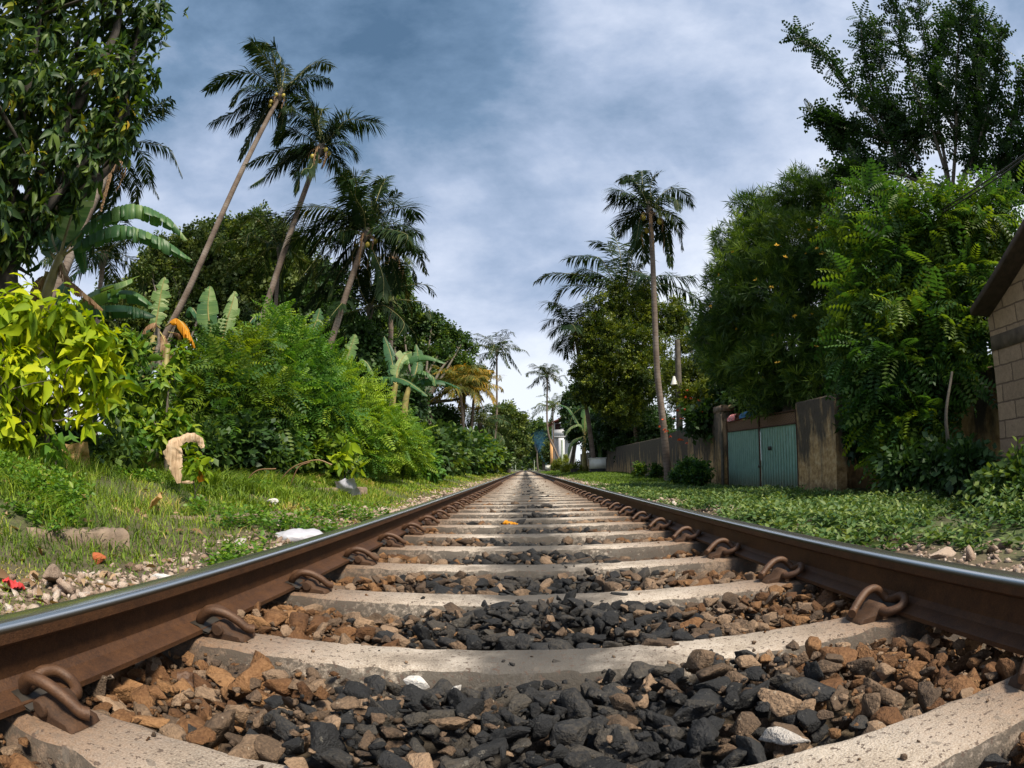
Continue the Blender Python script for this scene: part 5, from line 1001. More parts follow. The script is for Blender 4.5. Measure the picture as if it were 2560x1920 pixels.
def bag():
    p = ground_at(752, 1328, 3.95); mb = MB(); nu, nv = 26, 14; G = np.zeros((nv, nu, 3))
    for i in range(nv):
        for j in range(nu):
            th = math.pi * i / (nv - 1); ph = 2 * math.pi * j / nu; v = Vector((math.sin(th) * math.cos(ph), math.sin(th) * math.sin(ph), math.cos(th)))
            k = 1 + .16 * noise.noise(v * 2.2) + .13 * noise.noise(v * 6) + .05 * noise.noise(v * 14); G[i, j] = (v.x * .20 * k, v.y * .10 * k, max(-.02, v.z * .06 * k))
    mb.quadgrid(G, closed=True); o = mb.build('plastic_bag', MAT['bag'], smooth=True); o.location = (p[0], p[1], p[2] + .02); o.rotation_euler = (0, 0, rad(40)); tag(o, 'crumpled whitish plastic bag lying on the rubble by the left rail', 'bag')
MAT['bag'] = plain('white_plastic', (0.40, 0.40, 0.45), 0.4, 0.15, 12, 0.25)
bag()
def scrap(px, py, d, w, h, matl, label, name, cat, seed, tilt=.4, lift=.03):
    p = ground_at(px, py, d); mb = MB(); n = 9; G = np.array([[((i / (n - 1) - .5) * w, (j / (n - 1) - .5) * h, .25 * w * noise.noise((i * .35, j * .35, seed)) + .08 * w * noise.noise((i * .9, j * .9, seed + 3.))) for j in range(n)] for i in range(n)])
    G2 = G[::-1].copy(); G2[..., 2] -= .004; mb.quadgrid(G); mb.quadgrid(G2); o = mb.build(name, MAT[matl], smooth=True); o.location = (p[0], p[1], p[2] + lift); o.rotation_euler = (tilt, .2, seed); return tag(o, label, cat)
MAT['red_wrap'] = plain('red_wrapper', (0.55, 0.05, 0.05), 0.4, 0.2, 20)
scrap(38, 1484, 2.15, .10, .06, 'red_wrap', 'crumpled red wrapper at the left edge beside the rail', 'plastic_wrapper', 'wrapper', 2, .3)
scrap(868, 1195, 8.0, .30, .26, 'bag', 'white plastic scrap at the foot of the feathery shrub', 'plastic_scrap', 'plastic scrap', 3, 1.1, .10)
scrap(190, 1112, 5.2, .26, .22, 'tan_leaf', 'torn tan leaf scrap hanging under the lime shrub', 'dry_leaf', 'dry leaf', 4, 1.2, .12)
scrap(380, 1205, 4.2, .14, .20, 'tan_leaf', 'curled tan leaf lying in the grass left of the dry arch', 'dry_leaf', 'dry leaf', 5, .8, .06)
scrap(1275, 1250, 4.3, .10, .06, 'banana_orange', 'small yellow leaf lying on a sleeper near the dark streak', 'fallen_leaf', 'fallen leaf', 6, .1, .125)
scrap(455, 1587, 1.16, .045, .04, 'clip_rust', 'rusty round washer lying on the stones by the second sleeper', 'metal_washer', 'washer', 7, .5, .085)
def fibre_mat():
    m, t, b = mat('fibrous_dead_leaf'); tc_ = t.nodes.new('ShaderNodeTexCoord'); mpn = t.nodes.new('ShaderNodeMapping'); mpn.inputs['Scale'].default_value = (60, 60, 5); t.links.new(tc_.outputs['Object'], mpn.inputs[0])
    n = mth(t, 'ADD', mth(t, 'MULTIPLY', noise_n(t, 1, 4, .6, mpn.outputs[0]), .6), mth(t, 'MULTIPLY', noise_n(t, 9, 5, .6), .4)); t.links.new(ramp(t, n, [(.33, (.16, .09, .05)), (.46, (.44, .30, .18)), (.68, (.64, .50, .35))]), b.inputs['Base Color']); b.inputs['Roughness'].default_value = .8; bump(t, b, n, .6, .02); return m
MAT['tan_fibre'] = fibre_mat()
def dry_arch():
    """a dead banana leaf bent over: pale sheath on one side, orange tip on the other"""
    d = 5.15; b = ground_at(430, 1195, d); root = empty('dry_banana_leaf', b, 'pale tan dead banana leaf bent into an arch on the grass', 'dry leaf')
    def strip(pts, ws, mt, name, tn):
        P = catmull([at(px, py, d + dd) for px, py, dd in pts], 8); W_ = np.interp(np.linspace(0, 1, len(P)), np.linspace(0, 1, len(ws)), ws); T_ = unit(np.gradient(P, axis=0)); vdir = unit(P - CAM); S = unit(np.cross(T_, vdir)); mb = MB()
        cs = np.linspace(-1, 1, 7); G = np.zeros((len(P), 7, 3)); sd_ = len(name)
        for a in range(len(P)):
            for c_ in range(7):
                e_ = 1 + .35 * noise.noise((a * .45, cs[c_] * 3, sd_)) * abs(cs[c_]); G[a, c_] = P[a] + S[a] * W_[a] * cs[c_] * e_ + vdir[a] * (W_[a] * (.25 * cs[c_] ** 2 + .14 * noise.noise((a * .3, c_ * .5, sd_ + 7.))))
        G2 = G[::-1] + vdir[::-1][:, None] * .005; mb.quadgrid(G, tn + .25 * np.sin(np.arange(len(P) * 7) * .7)); mb.quadgrid(G2, tn); mb.build(name, MAT[mt], root)
    strip([(448, 1208, 0), (440, 1170, 0), (434, 1135, 0), (440, 1112, 0), (456, 1100, .05)], [.020, .060, .088, .066, .030], 'tan_fibre', 'sheath', .8)
    strip([(432, 1118, .02), (456, 1098, .04), (482, 1094, .08), (500, 1104, .12), (507, 1120, .12)], [.020, .034, .040, .036, .018], 'tan_fibre', 'stalk', .55)
    strip([(492, 1145, -.3), (496, 1172, -.3), (505, 1204, -.3)], [.010, .045, .028], 'banana_orange', 'blade_tip', .4)
    strip([(455, 1206, 0), (472, 1205, .05), (486, 1206, .1)], [.008, .014, .008], 'tan_fibre', 'fold', .1)
dry_arch()
for i, (pts, d) in enumerate((([(690, 1195), (730, 1170), (790, 1150), (830, 1162)], 7.4), ([(600, 1200), (640, 1178), (690, 1172)], 6.8), ([(720, 1195), (745, 1170), (775, 1155)], 7.2))):
    P = [at(px, py, d) for px, py in pts]; P[0][2] = gh(P[0][0], P[0][1]) - .02; mb = MB(); mb.tube(catmull(P, 6), .008, 5); tag(mb.build('dry_stalk', MAT['banana_dry']), ('longest pale dry stalk arching out of the grass', 'leftmost pale dry stalk arching out of the grass', 'short pale dry stalk beside the longest one')[i], 'dry stalk')
P = ground_at(2372, 1215, 6.4); tp_ = at(2365, 1040, 6.4); mb = MB(); mb.tube(catmull([P - (0, 0, .1), (P + tp_) / 2 + (.03, 0, 0), tp_, at(2380, 930, 6.6)], 6), np.linspace(.03, .016, 19), 7)
tag(mb.build('sapling_stem', MAT['bark'], smooth=True), 'thin bare sapling stem standing in front of the shaded wall', 'sapling')

# ------------------------------------------------------------------ wall and gate on the right
def stained_wall_mat():
    m, t, b = mat('mouldy_plaster_wall'); ge = t.nodes.new('ShaderNodeNewGeometry'); pos = ge.outputs['Position']
    mpn = t.nodes.new('ShaderNodeMapping'); mpn.inputs['Scale'].default_value = (1, 1, .28); t.links.new(pos, mpn.inputs[0])
    streak = noise_n(t, 2.6, 6, .6, mpn.outputs[0]); n = noise_n(t, 9, 6, .65, pos); sp = t.nodes.new('ShaderNodeSeparateXYZ'); t.links.new(pos, sp.inputs[0])
    base = ramp(t, n, [(.3, (.22, .13, .055)), (.5, (.44, .28, .12)), (.7, (.60, .44, .24))])
    far = nd(t, 'ShaderNodeMapRange'); t.links.new(sp.outputs[1], far.inputs[0]); far.inputs[1].default_value = 14.5; far.inputs[2].default_value = 20.0; k = mth(t, 'ADD', mth(t, 'MULTIPLY', streak, 1.0), mth(t, 'MULTIPLY', sp.outputs[2], .20)); k = mth(t, 'ADD', k, mth(t, 'MULTIPLY', far.outputs[0], .08))
    mould = ramp(t, k, [(.57, g3(0)), (.73, g3(1))]); col = mixc(t, mth(t, 'MULTIPLY', mould, .92), base, (.040, .036, .030))
    foot = ramp(t, mth(t, 'ADD', sp.outputs[2], mth(t, 'MULTIPLY', n, .35)), [(-.0, g3(1)), (.22, g3(0))]); col = mixc(t, mth(t, 'MULTIPLY', foot, .6), col, (.07, .055, .035))
    t.links.new(col, b.inputs['Base Color']); b.inputs['Roughness'].default_value = .95; bump(t, b, n, .7, .05); return m
MAT['wall'] = stained_wall_mat()
WX = 5.2
def wall_run(pts, thick, label, name, seed, n=40, cap=.0):
    """pts: (x, y, ztop) along the wall; a weathered plastered slab with a ragged coping line"""
    P = np.array(pts, float); s = np.linspace(0, 1, n); L = np.linspace(0, 1, len(P)); X = np.stack([np.interp(s, L, P[:, i]) for i in range(3)], -1); mb = MB(); G = []
    for i, (x, y, z) in enumerate(X):
        g = float(gh(x, y)) - .15; z2 = z + .012 * noise.noise((i * .7, seed, 0)); r = .02 * noise.noise((i * .5, seed, 4.)); G.append([(x, y, g), (x + r * .3, y, z2 - .03), (x + .015, y, z2), (x + thick, y, z2), (x + thick, y, g)])
    G = np.array(G); mb.quadgrid(G[:, ::-1])
    for k, fl in ((0, 0), (n - 1, 1)): mb.add(G[k], [(0, i + 1, i) if not fl else (0, i, i + 1) for i in range(1, 4)])
    return tag(mb.build(name, MAT['wall']), label, 'wall', kind='thing')
gl, gr_ = atx(1822, 1222, WX), atx(2000, 1226, WX); gtl, gtr = atx(1820, 1052, WX), atx(1988, 1026, WX); yl, yr = gl[1], gr_[1]
wr = atx(2095, 1220, WX); wall_run([(WX - .02, wr[1], atx(2085, 985, WX)[2]), (WX - .02, yr + .035, atx(1992, 1006, WX)[2])], .22, 'short mouldy plastered wall with an ochre patch, right of the gate', 'boundary_wall', 1, 20)
yp = atx(1800, 1200, WX)[1]
wall_run([(WX + .02, yp + .08, atx(1788, 1046, WX)[2] - .02), (WX + .05, atx(1700, 1100, WX)[1], atx(1700, 1072, WX)[2]), (WX + .2, atx(1640, 1150, WX)[1], atx(1640, 1094, WX)[2]), (WX + .5, atx(1560, 1150, WX + .6)[1], atx(1560, 1112, WX + .6)[2] - .05), (WX + .6, 62, 1.9)], .2, 'long mouldy boundary wall running away left of the gate', 'boundary_wall', 2, 60)
wall_run([(6.35, 4.4, 1.45), (6.3, 6.5, 1.4), (6.25, 9.5, 1.35), (6.3, 14, 1.4)], .2, 'shaded dark wall between the brick gable and the feathery tree', 'boundary_wall', 3, 20)
def pillar():
    zt = atx(1790, 1020, WX)[2]; y0, y1 = yl + .10, yp + .05; root = empty('gate_pillar', (WX, (y0 + y1) / 2, gh(WX, y0)), 'tall mouldy gate pillar with a pale cap, left of the gate', 'pillar'); mb = MB()
    g = float(gh(WX, y0)) - .15; mb.box((WX - .10, y0, g), (WX + .28, y1, zt - .16)); mb.build('shaft', MAT['wall'], root); mb = MB(); mb.box((WX - .115, y0 - .015, zt - .16), (WX + .295, y1 + .015, zt)); mb.build('cap', MAT['old_concrete'], root)
    mb = MB(); mb.tube([(WX - .16, yl + .02, g), (WX - .15, yl + .03, zt * .5), (WX - .15, yl + .05, atx(1812, 1036, WX)[2])], [.045, .04, .038], 7); tag(mb.build('wooden_post', MAT['bark']), 'slim weathered wooden post between the pillar and the gate', 'post')
pillar()
def teal_mat():
    m, t, b = mat('teal_gate_paint'); ge = t.nodes.new('ShaderNodeNewGeometry'); pos = ge.outputs['Position']; n = noise_n(t, 5, 6, .65, pos); nf = noise_n(t, 70, 4, .7, pos); sp = t.nodes.new('ShaderNodeSeparateXYZ'); t.links.new(pos, sp.inputs[0])
    col = ramp(t, mth(t, 'ADD', mth(t, 'MULTIPLY', n, .6), mth(t, 'MULTIPLY', nf, .4)), [(.3, (.22, .38, .34)), (.55, (.34, .56, .49)), (.75, (.46, .66, .59))])
    mud = ramp(t, mth(t, 'ADD', mth(t, 'SUBTRACT', sp.outputs[2], mth(t, 'MULTIPLY', n, .55)), .5), [(.0, g3(1)), (.42, g3(0))]); col = mixc(t, mth(t, 'MULTIPLY', mud, .8), col, (.16, .12, .06))
    rs = mth(t, 'GREATER_THAN', noise_n(t, 14, 5, .7, pos), .66); col = mixc(t, mth(t, 'MULTIPLY', rs, .6), col, (.09, .06, .04))
    t.links.new(col, b.inputs['Base Color']); b.inputs['Roughness'].default_value = .5; return m
MAT['teal'] = teal_mat()
def lattice_mat():
    m, t, b = mat('rusty_expanded_mesh'); tc_ = t.nodes.new('ShaderNodeTexCoord'); sp = t.nodes.new('ShaderNodeSeparateXYZ'); t.links.new(tc_.outputs['Object'], sp.inputs[0])
    u = mth(t, 'FRACT', mth(t, 'MULTIPLY', mth(t, 'ADD', sp.outputs[1], mth(t, 'MULTIPLY', sp.outputs[2], 1.0)), 14.0)); v = mth(t, 'FRACT', mth(t, 'MULTIPLY', mth(t, 'SUBTRACT', sp.outputs[1], sp.outputs[2]), 14.0))
    hole = mth(t, 'MULTIPLY', mth(t, 'GREATER_THAN', u, .35), mth(t, 'GREATER_THAN', v, .35)); t.links.new(mixc(t, hole, (.20, .11, .055), (.035, .025, .018)), b.inputs['Base Color']); b.inputs['Roughness'].default_value = .85; return m
MAT['lattice'] = lattice_mat()
def gate():
    root = empty('metal_gate', (WX, (yl + yr) / 2, gh(WX, yl)), 'faded teal corrugated double gate with a rusty mesh band on top', 'gate'); ym = yr + (yl - yr) * .47
    def zb(y): return float(np.interp(y, [yr, yl], [gr_[2] + .02, gl[2] + .02]))
    def zt(y): return float(np.interp(y, [yr, yl], [gtr[2], gtl[2]]))
    for k, (a, b_) in enumerate(((yr + .03, ym - .012), (ym + .012, yl - .03))):
        n = 14 if k == 0 else 16; ys = []; xs = []
        for i in range(n):
            w = (b_ - a) / n; y = a + i * w
            for f, x in ((0, 0), (.62, 0), (.70, .022), (.92, .022), (1.0, 0)): ys.append(y + w * f); xs.append(x)
        G = np.array([[(WX + x, y, zb(y)), (WX + x, y, zt(y) - (zt(y) - zb(y)) * .165)] for x, y in zip(xs, ys)]); mb = MB(); mb.quadgrid(G[::-1]); lf = mb.build('gate_leaf', MAT['teal'], root)
        mb = MB(); q = [(WX - .004, y, z) for y, z in ((a, zt(a) - (zt(a) - zb(a)) * .165), (b_, zt(b_) - (zt(b_) - zb(b_)) * .165), (b_, zt(b_) - .03), (a, zt(a) - .03))]; mb.add(q, [(0, 2, 1), (0, 3, 2)]); mb.add(np.array(q) + (.01, 0, 0), [(0, 1, 2), (0, 2, 3)]); mb.build('mesh_band', MAT['lattice'], root)
        mb = MB()
        for yy in (a, b_): mb.tube([(WX - .022, yy, zb(yy)), (WX - .022, yy, zt(yy))], .018, 6)
        mb.tube([(WX - .022, a, zt(a)), (WX - .022, b_, zt(b_))], .02, 6); mb.tube([(WX - .02, a, zt(a) - (zt(a) - zb(a)) * .165), (WX - .02, b_, zt(b_) - (zt(b_) - zb(b_)) * .165)], .015, 6); mb.build('frame', MAT['shoulder_rust'], root)
    mb = MB(); mb.box((WX - .03, yr + .30 * (ym - yr) + .75, .62), (WX - .012, yr + .30 * (ym - yr) + .90, .70)); mb.build('latch_plate', MAT['pad'], root)
    mb = MB(); mb.box((WX - .05, ym - .06, .25), (WX - .024, ym + .06, .31)); mb.build('lock', MAT['pad'], root)
gate()
def cloth(px, py, w, h, matl, label, seed):
    p = atx(px, py, WX + .05); mb = MB(); nu, nv = 16, 14; G = np.zeros((nu, nv, 3))
    for i in range(nu):
        for j in range(nv):
            u = i / (nu - 1) - .5; v = j / (nv - 1) - .5; G[i, j] = (.11 * math.tanh(v * 5) + .03 * noise.noise((i * .5, j * .4, seed)), u * w + .03 * noise.noise((i * .3, j * .6, seed + 4.)), -abs(v) * h + .05 * math.cos(v * 3) + .025 * noise.noise((i * .6, j * .3, seed + 8.)))
    G2 = G[::-1].copy(); G2[..., 0] += .006; mb.quadgrid(G); mb.quadgrid(G2); o = mb.build('hanging_cloth', MAT[matl], smooth=True); o.location = p; return tag(o, label, 'cloth')
def check_mat():
    m, t, b = mat('red_checked_cloth'); tc_ = t.nodes.new('ShaderNodeTexCoord'); ck = nd(t, 'ShaderNodeTexChecker', Scale=26.0); t.links.new(tc_.outputs['Object'], ck.inputs['Vector']); ck.inputs[1].default_value = (.55, .04, .05, 1); ck.inputs[2].default_value = (.62, .42, .40, 1); t.links.new(ck.outputs[0], b.inputs['Base Color']); b.inputs['Roughness'].default_value = .9; return m
MAT['red_cloth'] = check_mat(); MAT['blue_cloth'] = plain('blue_cloth', (.05, .16, .30), .9)
cloth(1836, 1040, .55, .26, 'red_cloth', 'red and white cloth draped over the top of the gate', 1); cloth(1866, 1034, .4, .2, 'blue_cloth', 'blue cloth bundled on the gate beside the red one', 2)

# ------------------------------------------------------------------ block building with a gable
def block_mat():
    m, t, b = mat('concrete_block_wall'); ge = t.nodes.new('ShaderNodeNewGeometry'); pos = ge.outputs['Position']; sp = t.nodes.new('ShaderNodeSeparateXYZ'); t.links.new(pos, sp.inputs[0]); cb = t.nodes.new('ShaderNodeCombineXYZ'); t.links.new(mth(t, 'ADD', sp.outputs[1], mth(t, 'MULTIPLY', sp.outputs[0], 1.0)), cb.inputs[0]); t.links.new(sp.outputs[2], cb.inputs[1])
    n = noise_n(t, 22, 6, .7, pos); nf = noise_n(t, 120, 4, .7, pos)
    wob = t.nodes.new('ShaderNodeVectorMath'); wob.operation = 'ADD'; cb2 = t.nodes.new('ShaderNodeCombineXYZ'); t.links.new(mth(t, 'MULTIPLY', mth(t, 'SUBTRACT', n, .5), .03), cb2.inputs[0]); t.links.new(mth(t, 'MULTIPLY', mth(t, 'SUBTRACT', noise_n(t, 9, 4, .6, pos), .5), .03), cb2.inputs[1]); t.links.new(cb.outputs[0], wob.inputs[0]); t.links.new(cb2.outputs[0], wob.inputs[1])
    br = nd(t, 'ShaderNodeTexBrick', Scale=1.0); br.inputs['Mortar Size'].default_value = .010; br.inputs['Mortar Smooth'].default_value = .3; br.inputs['Brick Width'].default_value = .41; br.inputs['Row Height'].default_value = .205; br.offset = .5; t.links.new(wob.outputs[0], br.inputs['Vector'])
    br.inputs['Color1'].default_value = (.42, .295, .185, 1); br.inputs['Color2'].default_value = (.30, .21, .135, 1); br.inputs['Mortar'].default_value = (.17, .115, .075, 1)
    dirt = ramp(t, mth(t, 'ADD', mth(t, 'MULTIPLY', n, .5), mth(t, 'MULTIPLY', nf, .5)), [(.35, g3(.6)), (.65, g3(1.15))]); col = mixc(t, 1.0, br.outputs[0], dirt, 'MULTIPLY'); t.links.new(col, b.inputs['Base Color']); b.inputs['Roughness'].default_value = .95
    bump(t, b, mth(t, 'ADD', mth(t, 'MULTIPLY', br.outputs['Fac'], -1.2), mth(t, 'MULTIPLY', nf, .5)), .6, .02); return m
MAT['blocks'] = block_mat(); MAT['roof_dark'] = plain('dark_roof_timber', (.075, .048, .036), .8, .45, 10, .3)
def block_house():
    x0 = 5.3; yc = atx(2490, 960, x0)[1]; xe = x0 - .33; e0 = atx(2424, 772, xe); e1 = atx(2556, 552, xe); sl = (e1[2] - e0[2]) / (e0[1] - e1[1]); yr_ = yc - 3.4; zr = e0[2] + sl * (e0[1] - yr_)
    root = empty('block_house', (x0, yc, gh(x0, yc)), 'tan concrete block house with a dark gable roof at the right edge', 'building'); ze = e0[2] + sl * (e0[1] - yc) - .10; yf = 2 * yr_ - yc; g = float(gh(x0, yc)) - .2
    pr = [(yc, g), (yc, ze), (yr_, zr - .10), (yf, ze), (yf, g)]; G = np.array([[(x, y, z) for y, z in pr] for x in (x0, x0 + 4.5)]); mb = MB(); mb.quadgrid(G)
    mb.add(G[0], [(0, 1, 2), (0, 2, 3), (0, 3, 4)]); mb.add(G[1], [(0, 2, 1), (0, 3, 2), (0, 4, 3)]); mb.build('wall', MAT['blocks'], root)
    zb_ = atx(2510, 850, x0)[2]; mb = MB(); mb.box((x0 - .012, yf + .02, zb_ - .085), (x0 + .1, yc - .004, zb_ + .085)); mb.build('concrete_band', MAT['old_concrete'], root)
    mb = MB(); y2 = 2 * yr_ - e0[1]
    for (ya, za, yb, zb2) in ((e0[1], e0[2], yr_, zr), (y2, e0[2], yr_, zr)):
        q = np.array([(xe, ya, za), (xe, yb, zb2), (x0 + 4.7, yb, zb2), (x0 + 4.7, ya, za)]); mb.add(np.concatenate([q, q - (0, 0, .075)]), [(0, 1, 2), (0, 2, 3), (4, 6, 5), (4, 7, 6), (0, 4, 5), (0, 5, 1), (1, 5, 6), (1, 6, 2), (2, 6, 7), (2, 7, 3), (3, 7, 4), (3, 4, 0)])
    mb.build('roof', MAT['roof_dark'], root)
block_house()
for k, lb in ((0, 'upper of two black cables slanting down past the feathery tree on the right'), (.14, 'lower of two black cables slanting down past the feathery tree on the right')):
    mb = MB(); mb.tube(catmull([at(2640, 322 + 30 * k, 5.2), at(2500, 430, 6.5) - (0, 0, k * .3), at(2300, 560, 8.5) - (0, 0, k * .4), at(2080, 705, 11.5) - (0, 0, k), at(1800, 870, 19) - (0, 0, k)], 8), .009, 6)
    tag(mb.build('overhead_cable', MAT['pad']), lb, 'cable')

# ------------------------------------------------------------------ things along the line
def pole():
    d = 20.8; b = ground_at(1698, 1145, d); t_ = at(1693, 850, d); root = empty('utility_pole', b, 'brown utility pole with a small white lamp beside the slim palm', 'pole'); mb = MB(); mb.tube([b - (0, 0, .2), (b + t_) / 2, t_], [.13, .12, .10], 9); mb.build('pole', MAT['bark'], root, smooth=True)
    p = at(1686, 952, d); q = at(1693, 930, d); mb = MB(); mb.tube([q, (q + p) / 2 + (-.02, 0, .1), p + (0, 0, .12)], .02, 6); mb.build('lamp_arm', MAT['pad'], root)
    mb = MB(); mb.tube([p + (0, 0, .16), p + (0, 0, .06), p - (0, 0, .14)], [.05, .08, .15], 10); mb.build('lamp_shade', MAT['white_paint'], root)
MAT['white_paint'] = plain('chalky_white_paint', (.70, .69, .63), .7, .15, 4); MAT['black_base'] = plain('black_tarred_base', (.02, .02, .02), .8); MAT['pale_post'] = plain('pale_green_post', (.38, .44, .34), .7); MAT['dark_block'] = plain('dark_weathered_block', (.05, .045, .04), .9, .4)
pole()
def cabinet(px, py, d, w, h, base_h, label, depth=.6):
    b = ground_at(px, py, d); root = empty('relay_cabinet', b, label, 'cabinet'); x, y, z = b
    mb = MB(); mb.box((x - w * .46, y, z - .2), (x + w * .46, y + depth, z + base_h)); mb.build('base', MAT['black_base'], root)
    mb = MB(); mb.box((x - w * .48, y - .02, z + base_h), (x + w * .48, y + depth, z + base_h + h * .93)); mb.build('body', MAT['white_paint'], root)
    mb = MB(); mb.box((x - w * .43, y - .035, z + base_h + h * .05), (x + w * .43, y - .0225, z + base_h + h * .86)); mb.build('door', MAT['white_paint'], root)
    mb = MB(); mb.box((x - w * .53, y - .06, z + base_h + h * .93), (x + w * .53, y + depth + .05, z + base_h + h)); mb.build('lid', MAT['white_paint'], root)
cabinet(1496, 1185, 35, .98, .64, .26, 'white trackside cabinet on a black base, the larger nearer one'); cabinet(1370, 1176, 84, .75, .62, .3, 'small white trackside cabinet farther along the line')
b = ground_at(1442, 1186, 43); mb = MB(); mb.box((b[0] - .42, b[1], b[2] - .1), (b[0] + .42, b[1] + .5, b[2] + .24)); mb.box((b[0] - .45, b[1] - .02, b[2] + .24), (b[0] + .45, b[1] + .52, b[2] + .285)); tag(mb.build('concrete_block', MAT['dark_block']), 'low dark concrete block left of the larger cabinet', 'block')
def post(px, y0, y1, d, r, label, matl='pale_post', striped=False):
    b = ground_at(px, y0, d); t_ = at(px, y1, d); mb = MB(); n = 11 if striped else 1
    for i in range(n):
        a, c = b[2] + (t_[2] - b[2]) * i / n - (.2 if i == 0 else 0), b[2] + (t_[2] - b[2]) * (i + 1) / n; mb.tube([(b[0], b[1], a), (b[0], b[1], c)], r, 8, mat=i % 2)
    tag(mb.build('striped_post' if striped else 'marker_post', [MAT['white_paint'], MAT['black_base']] if striped else MAT[matl]), label, 'post')
post(1406, 1178, 1100, 60, .11, 'tall pale green post in front of the white house'); post(1280, 1172, 1136, 130, .10, 'black and white striped post left of the vanishing point', striped=True); post(1344, 1172, 1136, 130, .10, 'black and white striped post right of the vanishing point', striped=True)
post(1289, 1172, 1142, 140, .08, 'thin pale post just right of the left striped one'); post(1336, 1172, 1148, 145, .08, 'thin pale post just left of the right striped one')
def house():
    d = 88; u = d / FPX; b = ground_at(1390, 1165, d); y = b[1]; root = empty('house', b, 'white two storey house with a red brown roof half hidden by trees', 'house')
    X = lambda px: at(px, 1080, d)[0]; Z = lambda py: at(1390, py, d)[2]; dp = 7.0
    MAT['house_white'] = plain('white_house_wall', (.50, .51, .54), .8, .08, 1); MAT['house_roof'] = plain('red_brown_roof', (.16, .045, .035), .8, .3, 2); MAT['dark_room'] = plain('dark_interior', (.05, .022, .022), .8); MAT['ochre'] = plain('ochre_panel', (.55, .30, .12), .8, .2, 1.5)
    mb = MB(); mb.box((X(1385), y + 1.4, b[2] - .5), (X(1440), y + dp, Z(1056))); mb.build('wall', MAT['house_white'], root)
    mb = MB(); mb.box((X(1384), y, Z(1091)), (X(1440), y + .2, Z(1074))); mb.build('balcony', MAT['house_white'], root)
    mb = MB(); mb.box((X(1383), y - .05, Z(1093)), (X(1440), y + 1.38, Z(1091) - .004)); mb.build('floor_slab', MAT['house_white'], root)
    for px in (1384, 1404): mb = MB(); mb.box((X(px), y + .02, Z(1074) + .003), (X(px) + .22, y + .18, Z(1056))); mb.build('column', MAT['house_white'], root)
    mb = MB(); mb.box((X(1387), y + 1.36, Z(1074)), (X(1403), y + 1.395, Z(1058))); mb.build('window', MAT['dark_room'], root)
    mb = MB(); mb.box((X(1396), y - .04, b[2] - .2), (X(1411), y + .02, Z(1095))); mb.build('lower_wall', MAT['house_white'], root)
    mb = MB(); mb.box((X(1375), y + .4, b[2] - .2), (X(1384), y + .6, Z(1098))); mb.build('panel', MAT['ochre'], root)
    r0 = np.array([(X(1372), y - .8, Z(1058)), (X(1425), y - .8, Z(1036)), (X(1425), y + dp + .6, Z(1036)), (X(1372), y + dp + .6, Z(1058))]); r1 = np.array([(X(1425), y - .8, Z(1036)), (X(1478), y - .8, Z(1058)), (X(1478), y + dp + .6, Z(1058)), (X(1425), y + dp + .6, Z(1036))]); mb = MB()
    for q in (r0, r1): mb.add(np.concatenate([q, q - (0, 0, .22)]), [(0, 1, 2), (0, 2, 3), (4, 6, 5), (4, 7, 6), (0, 4, 5), (0, 5, 1), (1, 5, 6), (1, 6, 2), (2, 6, 7), (2, 7, 3), (3, 7, 4), (3, 4, 0)])
    mb.build('roof', MAT['house_roof'], root)
house()
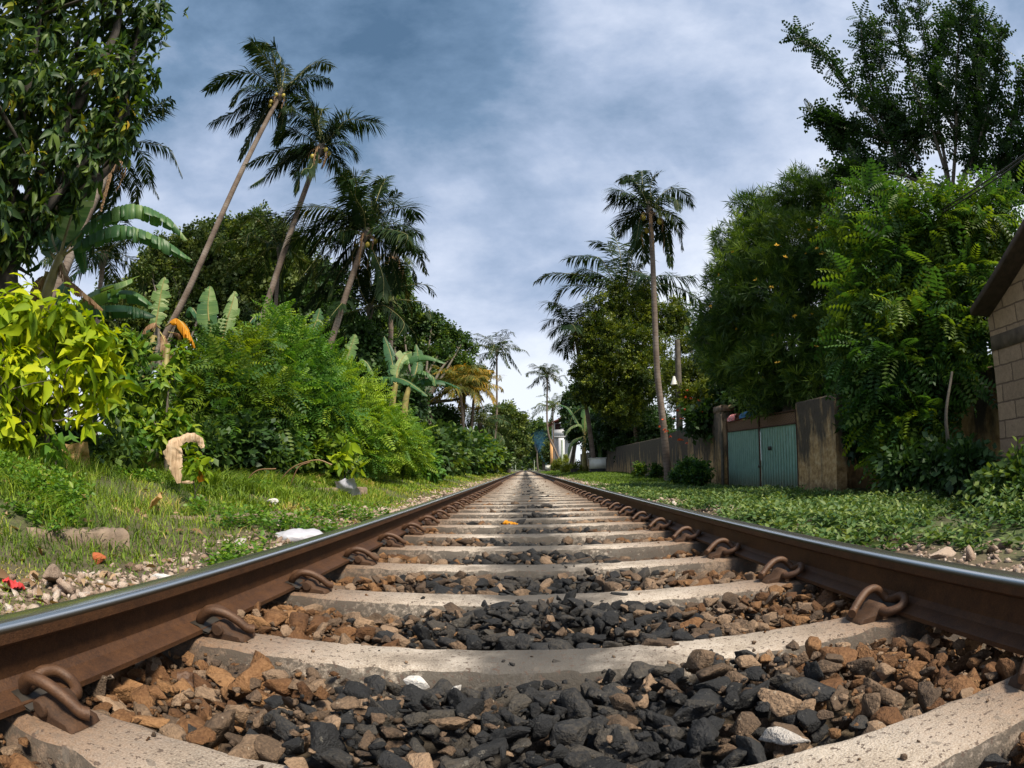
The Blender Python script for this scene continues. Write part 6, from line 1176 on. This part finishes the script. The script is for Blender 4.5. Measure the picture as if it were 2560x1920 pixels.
def smoke():
    m = bpy.data.materials.new('blue_smoke'); m.use_nodes = True; t = m.node_tree; t.nodes.clear(); o_ = t.nodes.new('ShaderNodeOutputMaterial'); v = t.nodes.new('ShaderNodeVolumePrincipled'); v.inputs['Color'].default_value = (.16, .50, .85, 1); v.inputs['Anisotropy'].default_value = .2
    tc_ = t.nodes.new('ShaderNodeTexCoord'); sp = t.nodes.new('ShaderNodeSeparateXYZ'); t.links.new(tc_.outputs['Object'], sp.inputs[0]); z = sp.outputs[2]
    r2 = mth(t, 'ADD', mth(t, 'POWER', sp.outputs[0], 2.0), mth(t, 'POWER', sp.outputs[1], 2.0)); w = mth(t, 'ADD', .25, mth(t, 'MULTIPLY', z, .24)); f = mth(t, 'SUBTRACT', 1.0, mth(t, 'DIVIDE', r2, mth(t, 'MULTIPLY', w, w)), True)
    f = mth(t, 'MULTIPLY', f, mth(t, 'SUBTRACT', 1.0, mth(t, 'DIVIDE', z, 8.5), True)); n = noise_n(t, .75, 4, .6); f = mth(t, 'MULTIPLY', f, mth(t, 'MULTIPLY', mth(t, 'SUBTRACT', n, .3), 4.0, True)); t.links.new(mth(t, 'MULTIPLY', f, .45), v.inputs['Density'])
    t.links.new(v.outputs[0], o_.inputs['Volume']); mb = MB(); zz = np.linspace(0, 8.5, 8); mb.tube([(0, 0, q) for q in zz], .28 + .26 * zz, 14); o = mb.build('smoke', m); o.location = ground_at(1374, 1165, 116); o.rotation_euler = (0, rad(-17), 0)
    tag(o, 'plume of blue smoke drifting up from a fire beside the line', 'smoke', kind='stuff')
smoke()
def drifting_smoke():
    m = bpy.data.materials.new('thin_smoke'); m.use_nodes = True; t = m.node_tree; t.nodes.clear(); o_ = t.nodes.new('ShaderNodeOutputMaterial'); v = t.nodes.new('ShaderNodeVolumePrincipled'); v.inputs['Color'].default_value = (.45, .72, .95, 1)
    tc_ = t.nodes.new('ShaderNodeTexCoord'); ln = t.nodes.new('ShaderNodeVectorMath'); ln.operation = 'LENGTH'; t.links.new(tc_.outputs['Object'], ln.inputs[0]); f = mth(t, 'SUBTRACT', 1.0, ln.outputs['Value'], True); n = noise_n(t, 2.2, 4, .6)
    t.links.new(mth(t, 'MULTIPLY', f, mth(t, 'MULTIPLY', mth(t, 'SUBTRACT', n, .25, True), .060)), v.inputs['Density']); t.links.new(v.outputs[0], o_.inputs['Volume'])
    mb = MB(); zz = np.linspace(0, math.pi, 12); aa = np.linspace(0, 2 * math.pi, 20, endpoint=False); mb.quadgrid(np.stack([np.sin(zz)[:, None] * np.cos(aa)[None], np.sin(zz)[:, None] * np.sin(aa)[None], np.cos(zz)[:, None] * np.ones(20)[None]], -1), closed=True)
    o = mb.build('smoke', m); o.location = (1.0, 190, 3.5); o.scale = (11, 95, 9); tag(o, 'thin blue smoke drifting over the far end of the line', 'smoke', kind='stuff')
drifting_smoke()
